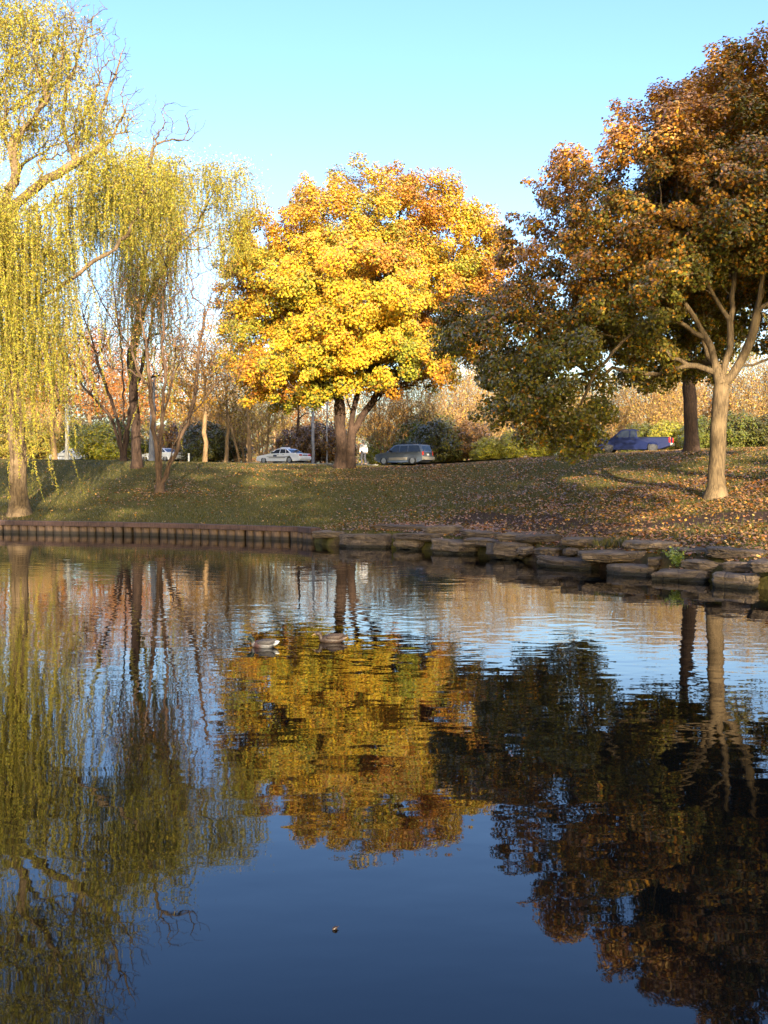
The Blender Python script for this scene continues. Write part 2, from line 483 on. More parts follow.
bm = bmesh.new()
cen = Vector((-20, 30))
vs = []
for p in SHORE:
    n = Vector((p[0], p[1])) 
    vs.append(bm.verts.new((p[0], p[1], 0)))
f = bm.faces.new(vs)
bmesh.ops.triangulate(bm, faces=[f])
# widen the sheet a little so that it always runs in under the banks
w = bm_obj('water', bm, water_material(), smooth=False)
def offset_poly(P, d):
    n = len(P); out = []
    area = sum(P[i][0] * P[(i + 1) % n][1] - P[(i + 1) % n][0] * P[i][1] for i in range(n))
    sg = 1 if area > 0 else -1
    for k in range(n):
        a, b, c = P[k - 1], P[k], P[(k + 1) % n]
        e1 = (b - a) / np.linalg.norm(b - a); e2 = (c - b) / np.linalg.norm(c - b)
        n1 = np.array([e1[1], -e1[0]]) * sg; n2 = np.array([e2[1], -e2[0]]) * sg
        m_ = (n1 + n2); m_ /= max(.4, (m_ @ m_) / 2) ; out.append(b + m_ * d)
    return out
for v, p in zip(w.data.vertices, offset_poly(SHORE, .3)): v.co = (p[0], p[1], 0)
put(w, 'still dark pond mirroring the trees and sky', None, None, 'structure')

# road behind the crest with a pale kerb on the pond side
def strip(name, path, o0, o1, dz, mat, thick=0):
    bm = bmesh.new(); P = np.array(path); rows = []
    t = np.r_[0, np.cumsum(np.linalg.norm(np.diff(P, axis=0), axis=1))]
    tt = np.linspace(0, t[-1], 120); X = np.interp(tt, t, P[:, 0]); Y = np.interp(tt, t, P[:, 1])
    for _ in range(6):
        X[1:-1] = (X[:-2] + X[1:-1] * 2 + X[2:]) / 4; Y[1:-1] = (Y[:-2] + Y[1:-1] * 2 + Y[2:]) / 4
    dx = np.gradient(X); dy = np.gradient(Y); L = np.hypot(dx, dy); nxx, nyy = dy / L, -dx / L
    for k in range(len(X)):
        zc = ground(X[k], Y[k]); row = []
        for o in (o0, o1):
            row.append(bm.verts.new((X[k] + nxx[k] * o, Y[k] + nyy[k] * o, zc + dz)))
        if thick:
            for o in (o1, o0): row.append(bm.verts.new((X[k] + nxx[k] * o, Y[k] + nyy[k] * o, zc + dz - thick)))
        rows.append(row)
    for a, b in zip(rows, rows[1:]):
        n = len(a)
        for q in range(n if thick else 1):
            bm.faces.new((a[q], a[(q + 1) % n], b[(q + 1) % n], b[q]))
    return bm_obj(name, bm, mat, smooth=False)
M['asphalt'] = simple('asphalt', (.045, .045, .047), 1.0, var=.25, scale=3, bump=.004)
M['concrete'] = simple('kerb_concrete', (.27, .26, .24), .85, var=.15, scale=2, bump=.004)
put(strip('road', ROAD, -3.4, 3.4, .03, M['asphalt']), 'asphalt road running behind the grassy crest', None, None, 'structure')
put(strip('kerb', ROAD[:6], 3.4, 3.6, .09, M['concrete'], .4), 'pale concrete kerb along the road', None, None, 'structure')

# ------------------------------------------------------------------ grass, leaf litter
def scatter_ground(n, xr, yr, dens):
    out = []
    tot = 0
    while tot < n:
        X = RNG.uniform(*xr, n * 2); Y = RNG.uniform(*yr, n * 2)
        d = pond_dist(X, Y)
        vis = (np.abs(X) < Y * .40 + 2.5)
        k = (d > .45) & vis & (RNG.random(n * 2) < dens(X, Y, d))
        X, Y = X[k], Y[k]; out.append(np.stack([X, Y, height(X, Y)], 1)); tot += len(X)
    return np.concatenate(out)[:n]
def gdens(X, Y, d): return (1 - .85 * bare_mask(X, Y)) * np.clip(1.6 - Y / 60, .25, 1) * (.4 + vnoise(X, Y, 1.2, 5) * .8)
P = scatter_ground(165000, (-30, 30), (24, 80), gdens)
n = len(P)
az = RNG.uniform(0, 2 * PI, n); h = RNG.uniform(.035, .10, n) * (.6 + .9 * vnoise(P[:, 0], P[:, 1], .8, 6) + 2.2 * np.exp(-pond_dist(P[:, 0], P[:, 1]) / .5) * (vnoise(P[:, 0], P[:, 1], .6, 8) > .5)); wd = RNG.uniform(.012, .024, n)
lean = RNG.normal(0, .03, (n, 2))
dx = np.cos(az) * wd; dy = np.sin(az) * wd
Vg = np.stack([P + np.stack([dx, dy, -.02 + 0 * dx], 1), P - np.stack([dx, dy, .02 + 0 * dx], 1), P + np.concatenate([lean, h[:, None]], 1)], 1).reshape(-1, 3)
Tg = np.arange(n * 3).reshape(-1, 3)
gp = palette([(.052, .060, .012), (.085, .083, .018), (.13, .105, .028), (.19, .135, .05)], [3, 3, 2, 2])
put(link('grass', np_mesh('grass', Vg, [Tg], np.repeat(gp(n), 3, 0)), M['blade']), 'short green grass covering the bank', 'grass', None, 'stuff')

def ldens(X, Y, d):
    right = np.clip((X + 3) / 8, 0, 1)
    near = np.exp(-(d / 3.5) ** 2)
    tree = np.exp(-(((X - 12.3) / 4.5) ** 2 + ((Y - 39) / 5) ** 2))
    mid = np.exp(-(((X - 3) / 4.5) ** 2 + ((Y - 38.5) / 4) ** 2)) * np.clip(d, 0, 1)
    small = np.exp(-(((X + 12) / 3) ** 2 + ((Y - 57) / 3.5) ** 2))
    mp = np.exp(-(((X + 2.5) / 9) ** 2 + ((Y - 66) / 9) ** 2))
    return np.clip((.02 + .26 * right + near * right * .9 + tree * 1.0 + mid * 1.2 + small * .25 + mp * .18) * (.12 + 1.3 * vnoise(X, Y, 1.3, 9) ** 1.8) * (1 - .8 * np.clip(bare_mask(X, Y) * 1.3 - .35, 0, 1) * (d > 1.2)), 0, 1)
P = scatter_ground(44000, (-28, 28), (24, 76), ldens)
n = len(P)
nr = unit(np.concatenate([RNG.normal(0, .45, (n, 2)), np.ones((n, 1))], 1))
P[:, 2] += RNG.uniform(.02, .07, n)
lp = palette([(.40, .20, .03), (.29, .11, .022), (.18, .07, .02), (.46, .28, .05), (.10, .05, .022), (.22, .12, .04)], [3, 4, 3, 1, 4, 3])
Vl, Tl, Cl = leaf_quads(P, nr, RNG.uniform(.07, .14, n), lp(n) * RNG.uniform(.7, 1.2, (n, 1)), .8)
LITTER = (Vl, Tl, Cl)
#put(link('fallen_leaves', np_mesh('fallen_leaves', Vl, [Tl], Cl), M['litter']), 'orange and yellow fallen leaves strewn over the bank', 'fallen leaves', None, 'stuff')
# ------------------------------------------------------------------ the golden maple (middle)
def gpt(x, D, y=None):
    p = px(x, 475, D); return np.array([p[0], D, ground(p[0], D)])

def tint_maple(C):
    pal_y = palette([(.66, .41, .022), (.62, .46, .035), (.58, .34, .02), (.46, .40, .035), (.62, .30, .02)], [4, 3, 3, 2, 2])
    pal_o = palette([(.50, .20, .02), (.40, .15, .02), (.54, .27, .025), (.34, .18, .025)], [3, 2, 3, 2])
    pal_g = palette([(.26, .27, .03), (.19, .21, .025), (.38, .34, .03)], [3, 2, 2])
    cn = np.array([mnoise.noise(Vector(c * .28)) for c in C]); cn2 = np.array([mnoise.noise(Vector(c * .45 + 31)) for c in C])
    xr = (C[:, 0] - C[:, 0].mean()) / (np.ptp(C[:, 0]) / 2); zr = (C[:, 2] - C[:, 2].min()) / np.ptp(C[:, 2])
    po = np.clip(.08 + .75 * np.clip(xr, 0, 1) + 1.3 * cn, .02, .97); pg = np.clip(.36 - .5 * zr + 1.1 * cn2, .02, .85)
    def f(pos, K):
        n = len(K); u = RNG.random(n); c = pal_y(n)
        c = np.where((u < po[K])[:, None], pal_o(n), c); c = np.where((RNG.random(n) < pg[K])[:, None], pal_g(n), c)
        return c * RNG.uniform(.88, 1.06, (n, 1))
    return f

D0 = 71
b = gpt(343, D0)
blobs = [pblob(392, 228, 58, 56, D0), pblob(322, 240, 60, 54, D0), pblob(262, 272, 44, 52, D0, 4.2), pblob(252, 345, 34, 44, D0, 3.2),
         pblob(455, 255, 54, 62, D0 + .5), pblob(350, 300, 85, 70, D0 - 1, 6.5), pblob(300, 365, 62, 40, D0 - 1.5, 4.5), pblob(385, 350, 72, 42, D0 - 1, 5),
         pblob(460, 320, 46, 50, D0, 3.6), pblob(350, 300, 90, 80, D0 + 3, 6), pblob(432, 200, 30, 30, D0, 2.0), pblob(350, 195, 34, 22, D0, 2), pblob(290, 385, 45, 24, D0 - .5, 3), pblob(484, 255, 28, 46, D0, 2.4)]
C = blob_points(blobs, 1.05, .76)
C += RNG.normal(0, .22, C.shape)
# the hole in the middle of the crown where limbs and sky show
hole = px(362, 292, D0 - 3)
C = C[(np.hypot((C[:, 0] - hole[0]) / 1.6, (C[:, 2] - hole[2]) / 1.1) > 1) | (RNG.random(len(C)) < .25)]
C = C[np.array([mnoise.noise(Vector(c * .5 + 77)) for c in C]) > -.42]
sk = Skel(b + [-.15, 0, 0])
s1 = sk.guide([px(341, 430, D0), px(340, 395, D0), px(335, 350, D0), px(345, 300, D0 - .5), px(350, 250, D0), px(352, 205, D0)], 0, .6)
sk.guide([px(330, 372, D0), px(300, 345, D0 - .5), px(270, 310, D0)], s1[8], .6)
# second stem grows out of the ground close beside the first
sk2 = Skel(b + [.48, .15, 0])
s2 = sk2.guide([px(351, 430, D0 + .2), px(353, 405, D0 + .2), px(372, 355, D0 - .4), px(382, 300, D0 - .6), px(395, 240, D0), px(402, 195, D0)], 0, .6)
sk2.guide([px(370, 402, D0), px(395, 378, D0 - .5), px(430, 345, D0), px(465, 300, D0)], s2[4], .6)
nC = len(C); C = np.vstack([C, satellites(C, px(360, 300, D0), .35, .75)]); RC = np.r_[RNG.uniform(.5, 1.15, nC), RNG.uniform(.3, .6, len(C) - nC)]
left = C[:, 0] < px(362, 300, D0)[0] + RNG.normal(0, 1.2, len(C))
CL, CR = C[left], C[~left]
for S_, C_ in ((sk, CL), (sk2, CR)):
    S_.grow(C_[np.argsort(np.linalg.norm(C_ - S_.P[8], axis=1))], .55, 1.2, .25, 3.6)
v1, q1 = sk.mesh(.016, .38, .4, .5); v2, q2 = sk2.mesh(.016, .31, .4, .5)
maple = empty('maple_tree', b, 0, 'big golden yellow maple with a double dark trunk in the middle of the bank', 'tree')
link('trunk', np_mesh('trunk', v1 - b, [q1], smooth=True), M['bark_dark'], maple)
link('trunk', np_mesh('trunk', v2 - b, [q2], smooth=True), M['bark_dark'], maple)
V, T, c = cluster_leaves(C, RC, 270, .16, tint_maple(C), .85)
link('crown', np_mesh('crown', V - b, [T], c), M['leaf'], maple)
print('maple clusters', len(C), 'leaves', len(T) // 2)

# ------------------------------------------------------------------ the large tree on the right
D0 = 38.5
b = gpt(716, 38)
blobs = [pblob(750, 106, 56, 64, D0), pblob(652, 345, 44, 42, D0 + 2.5, 1.8), pblob(690, 315, 40, 44, D0 + 3.5, 1.8), pblob(765, 310, 40, 50, D0 + 4.5, 1.6), pblob(678, 150, 55, 62, D0), pblob(634, 168, 42, 52, D0), pblob(622, 200, 34, 40, D0 + 1),  pblob(720, 215, 90, 75, D0 + 1, 4), pblob(578, 205, 40, 50, D0 + .5, 1.8), pblob(620, 235, 50, 62, D0 + .5, 2),
         pblob(560, 290, 66, 58, D0 + 1, 2.6), pblob(640, 300, 66, 62, D0 + 1, 3.2), pblob(507, 345, 58, 46, D0 + 1, 2.2), pblob(560, 385, 58, 50, D0 - .5, 2), pblob(545, 402, 58, 44, D0 - .5, 1.8), pblob(574, 424, 36, 32, D0 - .5, 1.3), pblob(512, 392, 34, 32, D0, 1.3),
         pblob(820, 200, 80, 120, D0, 4), pblob(690, 340, 50, 36, D0 + 3, 2.2), pblob(520, 258, 32, 36, D0 + 1, 1.4), pblob(475, 330, 36, 40, D0 + 1.5, 1.6), pblob(720, 160, 70, 80, D0 + 4, 3.5), pblob(860, 270, 70, 70, D0, 3),
         pblob(640, 370, 26, 26, D0 + 2, 1.2)]
C = blob_points(blobs, .66, .62, keep=.97)
pt = px(735, 330, D0)
C = C[~((np.abs(C[:, 0] - px(738, 0, 38)[0]) < 1.3) & (C[:, 2] < px(0, 318, 38)[2]) & (C[:, 1] < 40.5))]
C = C[RNG.random(len(C)) < np.clip(.80 + 1.2 * np.array([mnoise.noise(Vector(c * .42 + 9)) for c in C]), 0.25, 1)]
nC = len(C); C = np.vstack([C, satellites(C, px(680, 260, 39), .3, .5)]); RC = np.r_[RNG.uniform(.38, .74, nC), RNG.uniform(.2, .42, len(C) - nC)]
sk = Skel(b)
t1 = sk.guide([px(717, 450, 38), px(719, 410, 38), px(722, 385, 38)], 0, .45, .015)
e_ = t1[-1]
l1 = sk.guide([px(729, 350, 38), px(733, 300, 38), px(737, 250, 38), px(742, 180, 38.2), px(752, 110, 38.5), px(755, 60, 38.5)], e_, .45, .03)
l2 = sk.guide([px(745, 362, 38), px(757, 320, 37.8), px(765, 260, 37.5), px(790, 200, 37.5), px(815, 140, 37.5)], e_, .45, .03)
l3 = sk.guide([px(760, 365, 38), px(800, 350, 37), px(850, 310, 37), px(880, 260, 37)], l2[2], .45, .03)
l4 = sk.guide([px(708, 340, 38.2), px(690, 308, 38.4), px(668, 285, 38.6), px(640, 262, 39), px(600, 235, 39), px(580, 190, 39)], e_, .45, .03)
l5 = sk.guide([px(690, 260, 38), px(680, 200, 38.3), px(675, 140, 38.5)], l1[5], .45, .03)
l6 = sk.guide([px(640, 300, 38.5), px(600, 318, 39), px(560, 330, 39), px(520, 345, 39)], l4[4], .45, .03)
l7 = sk.guide([px(610, 350, 38), px(585, 390, 38), px(577, 420, 38)], l6[4], .45, .03)
sk.grow(C[np.argsort(np.linalg.norm(C - sk.P[e_], axis=1))], .45, .7, .2, 3.2, up=.2)
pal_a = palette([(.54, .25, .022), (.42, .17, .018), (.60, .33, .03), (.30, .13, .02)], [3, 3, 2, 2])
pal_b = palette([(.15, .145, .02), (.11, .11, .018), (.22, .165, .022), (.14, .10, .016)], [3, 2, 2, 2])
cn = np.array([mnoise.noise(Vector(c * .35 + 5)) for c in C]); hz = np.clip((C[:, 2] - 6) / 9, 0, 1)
pa = np.clip(.03 + .75 * hz ** 1.3 + (.25 + .7 * hz) * cn + .45 * np.exp(-((C[:, 0] - px(545, 0, 39)[0]) / 2.2) ** 2) * (C[:, 2] > 9), .02, .95)  # rust high and left, dark olive low: sunlit and shaded foliage painted into leaf colour
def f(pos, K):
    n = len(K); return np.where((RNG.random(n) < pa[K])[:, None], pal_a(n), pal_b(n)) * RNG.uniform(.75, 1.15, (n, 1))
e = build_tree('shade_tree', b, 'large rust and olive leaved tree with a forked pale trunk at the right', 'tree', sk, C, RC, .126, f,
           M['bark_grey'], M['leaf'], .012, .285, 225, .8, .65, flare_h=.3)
print('right clusters', len(C))

# darker tree behind it
def simple_tree(name, xpx, D, blobs, label, palf, bark, spacing, npc, leaf, rbase, trunk_px, cat='tree', group=None, mat=None, R=(.7, 1.1), keep=1, rt=.014, flat=.65, grow=None):
    b = gpt(xpx, D); C = blob_points(blobs, spacing, .7, keep=keep)
    sk = Skel(b); g = sk.guide([px(x_, y_, D) for x_, y_ in trunk_px], 0, .5, .03)
    sk.grow(C[np.argsort(np.linalg.norm(C - b, axis=1))], .55, **(grow or dict(down=1, plen=.2, minlen=2.0)))
    return build_tree(name, b, label, cat, sk, C, RNG.uniform(*R, len(C)), leaf, palf, bark, mat or M['leaf'], rt, rbase, npc, flat, .4, group)
pg = palette([(.11, .11, .025), (.15, .13, .03), (.26, .17, .03), (.09, .08, .02)], [3, 3, 2, 2])
simple_tree('shade_tree', 691, 58, [pblob(690, 270, 90, 60, 58), pblob(640, 320, 60, 40, 58), pblob(755, 290, 60, 60, 59), pblob(700, 345, 40, 25, 57)],
            'dark trunked olive leaved tree standing behind the forked pale tree', lambda p, K: pg(len(K)) * RNG.uniform(.8, 1.2, (len(K), 1)), M['bark_dark'], 1.25, 95, .2, .36,
            [(692, 430), (689, 395), (687, 350), (690, 290), (688, 240)])

# ------------------------------------------------------------------ willows
wp = palette([(.43, .37, .04), (.33, .33, .04), (.52, .40, .045), (.24, .24, .035), (.56, .40, .09), (.28, .19, .05)], [4, 4, 3, 3, 1, 1])
def willow_foliage(A, k, Lfn, spread=.9, leafL=.105, leafW=.021, gap=.029, colf=wp):
    """hanging strands from anchors; returns leaves and the thin withes"""
    pos = []; al = []; ch = []; cs = []
    for a in A:
        tone = RNG.uniform(.65, 1.15)
        Lb = Lfn(a); th0 = RNG.uniform(0, 2 * PI)
        for _ in range(RNG.poisson(k)):
            short = RNG.random() < .5
            L = RNG.uniform(.4, 1.5) if short else Lb * RNG.uniform(.55, 1.1)
            gr = RNG.uniform(.25, .95) if short else .97
            if L < .4: continue
            th = RNG.uniform(0, 2 * PI); o = RNG.uniform(.1, 1) * spread * (1.5 if short else 1)
            t = np.linspace(0, L, max(4, int(L / .5)) + 1)
            h = o * (1 - np.exp(-t * 1.3)); s0 = a + RNG.normal(0, .22, 3)
            sway = np.cumsum(np.cumsum(RNG.normal(0, .016, (len(t), 2)), 0), 0)
            zz = .18 * o * np.sin(np.clip(t * 2.2, 0, PI)) - np.clip(t - .45 * o, 0, None) * gr
            P = np.stack([s0[0] + np.cos(th) * h + sway[:, 0], s0[1] + np.sin(th) * h + sway[:, 1], s0[2] + zz], 1)
            gz = height(P[:, 0], P[:, 1]); keep = P[:, 2] > np.maximum(gz, 0) + .25
            if keep.sum() < 3: continue
            P = P[:int(np.argmin(keep)) if not keep.all() else len(P)]
            if len(P) < 3: continue
            ch.append((P, np.linspace(.0065, .003, len(P))))
            dl = np.r_[0, np.cumsum(np.linalg.norm(np.diff(P, axis=0), axis=1))]
            tt = np.arange(.15, dl[-1], gap) + RNG.normal(0, .03, len(np.arange(.15, dl[-1], gap)))
            q = np.stack([np.interp(tt, dl, P[:, c_]) for c_ in range(3)], 1)
            d_ = np.stack([np.interp(tt, dl, np.gradient(P[:, c_])) for c_ in range(3)], 1)
            pos.append(q); al.append(unit(d_) + RNG.normal(0, .75, q.shape)); cs.append(np.full(len(q), tone))
    pos = np.concatenate(pos); al = unit(np.concatenate(al)); cs = np.concatenate(cs); n = len(pos)
    side = unit(np.cross(al, RNG.normal(0, 1, (n, 3))))
    sz = leafL * RNG.uniform(.7, 1.35, n)
    V, T, c = leaf_quads(pos + al * sz[:, None] * .5, side, sz, colf(n) * (cs * RNG.uniform(.8, 1.15, n))[:, None], leafW / leafL * 2, al)
    return V, T, c, ch

def willow(base, sk, A, label, k, Lfn, rbase, bark, tw=()):
    e = empty('willow_tree', base, 0, label, 'tree')
    V, T, c, ch = willow_foliage(A, k, Lfn)
    # loose sprays of leaves round the upper shoots
    K = np.repeat(np.arange(len(A)), RNG.poisson(150, len(A))); n = len(K)
    pos = A[K] + RNG.normal(0, 1, (n, 3)) * [.55, .55, .42]; al = unit(RNG.normal(0, 1, (n, 3)) + [0, 0, -.7])
    tn = RNG.uniform(.8, 1.15, len(A))[K]
    V2, T2, c2 = leaf_quads(pos, unit(np.cross(al, RNG.normal(0, 1, (n, 3)))), .11 * RNG.uniform(.7, 1.3, n), wp(n) * (tn * RNG.uniform(.85, 1.12, n))[:, None], .42, al)
    V, T, c = np.concatenate([V, V2]), np.concatenate([T, T2 + len(V)]), np.concatenate([c, c2])
    v, q = sk.mesh(.012, rbase, .5, .5, extra=ch)
    link('trunk', np_mesh('trunk', v - base, [q], smooth=True), bark, e)
    link('crown', np_mesh('crown', V - base, [T], c), M['willow'], e)
    print('willow leaves', len(T) // 2, 'strands', len(ch)); return e

D0 = 51
b = gpt(19, D0)
sk = Skel(b)
t1 = sk.guide([px(18, 460, D0), px(15, 400, D0), px(10, 345, D0), px(14, 318, D0)], 0, .5, .04)
w1 = sk.guide([px(30, 302, D0), px(68, 284, D0 - .5), px(90, 262, D0 - 1), px(115, 250, D0 - 1)], t1[-1], .5, .04)
w2 = sk.guide([px(8, 262, D0), px(5, 215, D0), px(22, 195, D0 - .3), px(50, 178, D0 - .5), px(81, 160, D0 - .6), px(112, 139, D0 - .6)], t1[-1], .5, .04)
w3 = sk.guide([px(-15, 260, D0 + 1), px(-20, 180, D0 + 1), px(-10, 90, D0 + 1), px(20, 60, D0), px(44, 38, D0)], t1[-1], .5, .04)
w4 = sk.guide([px(-40, 250, D0 - 1), px(-90, 180, D0 - 1), px(-130, 110, D0 - 1)], t1[-1], .5, .04)
w5 = sk.guide([px(95, 130, D0 - .4), px(108, 90, D0 - .3), px(126, 45, D0 - .3)], w2[-2], .5, .04)
w6 = sk.guide([px(60, 130, D0), px(70, 80, D0), px(85, 25, D0)], w2[-5], .5, .04)
# foliage anchors and leafless twig ends
Aden = blob_points([pblob(30, 240, 50, 40, D0 - 1, 2.4), pblob(-40, 220, 60, 60, D0, 3), pblob(112, 178, 50, 30, D0 - .7, 2.0), pblob(28, 120, 30, 34, D0, 1.8), pblob(10, 20, 36, 30, D0 + .5, 2),
                    pblob(65, 190, 34, 24, D0 - 1, 1.8), pblob(150, 190, 34, 26, D0 - 1, 1.6), pblob(-60, 90, 60, 60, D0, 3), pblob(62, 60, 30, 34, D0, 1.4), pblob(20, 60, 40, 50, D0, 2), pblob(95, 120, 30, 26, D0 - .4, 1.4), pblob(170, 168, 26, 20, D0 - .6, 1.0), pblob(60, 110, 50, 30, D0, 1.6), pblob(40, 25, 46, 26, D0, 1.6)], .85, .6)
Atw = blob_points([pblob(110, 70, 26, 45, D0 - .3, 1.2), pblob(168, 122, 38, 24, D0 - .5, 1.0), pblob(135, 110, 26, 26, D0 - .5, 1.0), pblob(80, 25, 40, 30, D0, 1.2), pblob(40, 60, 30, 45, D0, 1.5), pblob(60, 120, 60, 40, D0, 1.6)], .42, .6)
sk.grow(Aden[np.argsort(np.linalg.norm(Aden - sk.P[t1[-1]], axis=1))], .5, .7, .2, 4, up=.5)
sk.grow(Atw[np.argsort(np.linalg.norm(Atw - sk.P[t1[-1]], axis=1))], .3, .6, .1, 4, up=.3, jit=.3)
def Lf(a):
    X = (a[0] / a[1]) * F + 384; zt = a[2]
    if a[2] > px(0, 160, D0)[2]: return RNG.uniform(.4, 2.4)
    if X < 48: return RNG.uniform(6, 13.5) if RNG.random() < .75 else RNG.uniform(1, 5)
    if X < 85: return RNG.uniform(2.5, 11.5) if RNG.random() < .55 else RNG.uniform(.8, 4)
    return RNG.uniform(.8, 3.4)
willow(b, sk, Aden, 'yellow green weeping willow with a leaning limb standing at the left shore edge', 12, Lf, .42, M['bark_willow'])

D0 = 69
b = gpt(137, D0)
sk = Skel(b)
t1 = sk.guide([px(136, 430, D0), px(134, 390, D0), px(132, 350, D0)], 0, .6, .04)
sk.guide([px(100, 300, D0), px(80, 250, D0)], t1[-1], .6, .05)
sk.guide([px(150, 290, D0), px(190, 230, D0 - .5), px(225, 190, D0 - 1)], t1[-1], .6, .05)
sk.guide([px(140, 300, D0), px(150, 230, D0), px(155, 170, D0)], t1[-1], .6, .05)
A = blob_points([pblob(148, 185, 56, 32, D0 - 3, 3), pblob(218, 192, 36, 32, D0 - 3, 2.4), pblob(108, 222, 42, 26, D0 - 2, 2.6), pblob(228, 240, 24, 26, D0 - 3, 1.4), pblob(150, 262, 28, 34, D0 - 5, 1.3), pblob(180, 225, 26, 22, D0 - 3, 2)], .92, .6)
sk.grow(A[np.argsort(np.linalg.norm(A - sk.P[t1[-1]], axis=1))], .55, .7, .2, 4, up=.5)
def Lf2(a):
    X = (a[0] / a[1]) * F + 384
    if 122 < X < 182: return RNG.uniform(3, 12.5) if RNG.random() < .6 else RNG.uniform(1, 3)
    if X < 110: return RNG.uniform(1, 4)
    return RNG.uniform(.6, 3.2)
willow(b, sk, A, 'weeping willow with a straight dark trunk behind the many stemmed small tree', 12, Lf2, .3, M['bark_dark'])

# ------------------------------------------------------------------ bare, twiggy trees
def twig_tree(name, b, stems, label, cat, bark, rbase, n_tw, blobs, spacing, leafn, leafc, leafsz, mat, group=None, stepj=.22, rt=.007, tw=3, twl=.9, sep=None):
    """branching twigs filling the blobs; each end carries a fan of fine twigs and a few leaves"""
    sk = Skel(b)
    ends = []
    for st in stems: ends.append(sk.guide(st, 0, .5, .05))
    A = blob_points(blobs, spacing, .6)
    sk.grow(A[np.argsort(np.linalg.norm(A - b, axis=1))], .4, 1.6, .12, 1.2, up=.3, jit=stepj)
    extra = []; tips = []
    for a in A:
        for _ in range(tw):
            d = unit(unit(a - b) * .8 + RNG.normal(0, .6, 3) + [0, 0, .35]); L = twl * RNG.uniform(.5, 1.2)
            P = np.array([a, a + d * L * .5 + RNG.normal(0, .05, 3), a + d * L + RNG.normal(0, .12, 3)])
            extra.append((P, np.array([rt, rt * .8, rt * .5]))); tips.append(P[1]); tips.append(P[2])
    v, q = sk.mesh(rt * 1.3, rbase, .35, .4, extra=extra)
    e = empty(name, b, 0, label, cat, group)
    link('trunk', np_mesh('trunk', v - b, [q], smooth=True), bark, e)
    if leafn:
        tips = np.array(tips); K = RNG.integers(0, len(tips), leafn)
        pos = tips[K] + RNG.normal(0, .22, (leafn, 3)); nr = unit(RNG.normal(0, 1, (leafn, 3)) + [0, 0, .4])
        V, T, c = leaf_quads(pos, nr, leafsz * RNG.uniform(.6, 1.3, leafn), leafc(leafn) * RNG.uniform(.8, 1.2, (leafn, 1)), .8)
        link('crown', np_mesh('crown', V - b, [T], c), mat, e)
    return e
D0 = 57
b = gpt(160, D0)
rp = palette([(.34, .15, .04), (.40, .22, .05), (.22, .10, .035), (.42, .30, .07)], [3, 2, 2, 1])
twig_tree('small_tree', b, [[px(154, 440, D0), px(152, 400, D0), px(146, 340, D0 - .5), px(135, 290, D0)], [px(158, 445, D0), px(165, 415, D0), px(172, 380, D0 - .4), px(190, 330, D0)],
          [px(170, 452, D0 - .3), px(182, 425, D0 - .3), px(205, 400, D0), px(222, 372, D0)], [px(160, 430, D0 + .3), px(166, 380, D0 + .4), px(160, 320, D0 + .5), px(168, 270, D0)],
          [px(192, 410, D0), px(196, 385, D0), px(198, 350, D0), px(210, 300, D0)]],
          'small many stemmed tree with thin reddish leaves on the left of the bank', 'tree', M['bark_brown'], .23, 0,
          [pblob(205, 355, 38, 48, D0), pblob(165, 300, 52, 50, D0), pblob(115, 320, 34, 50, D0), pblob(170, 250, 40, 30, D0), pblob(215, 300, 26, 40, D0)], .66, 5200, rp, .085, M['leaf'])
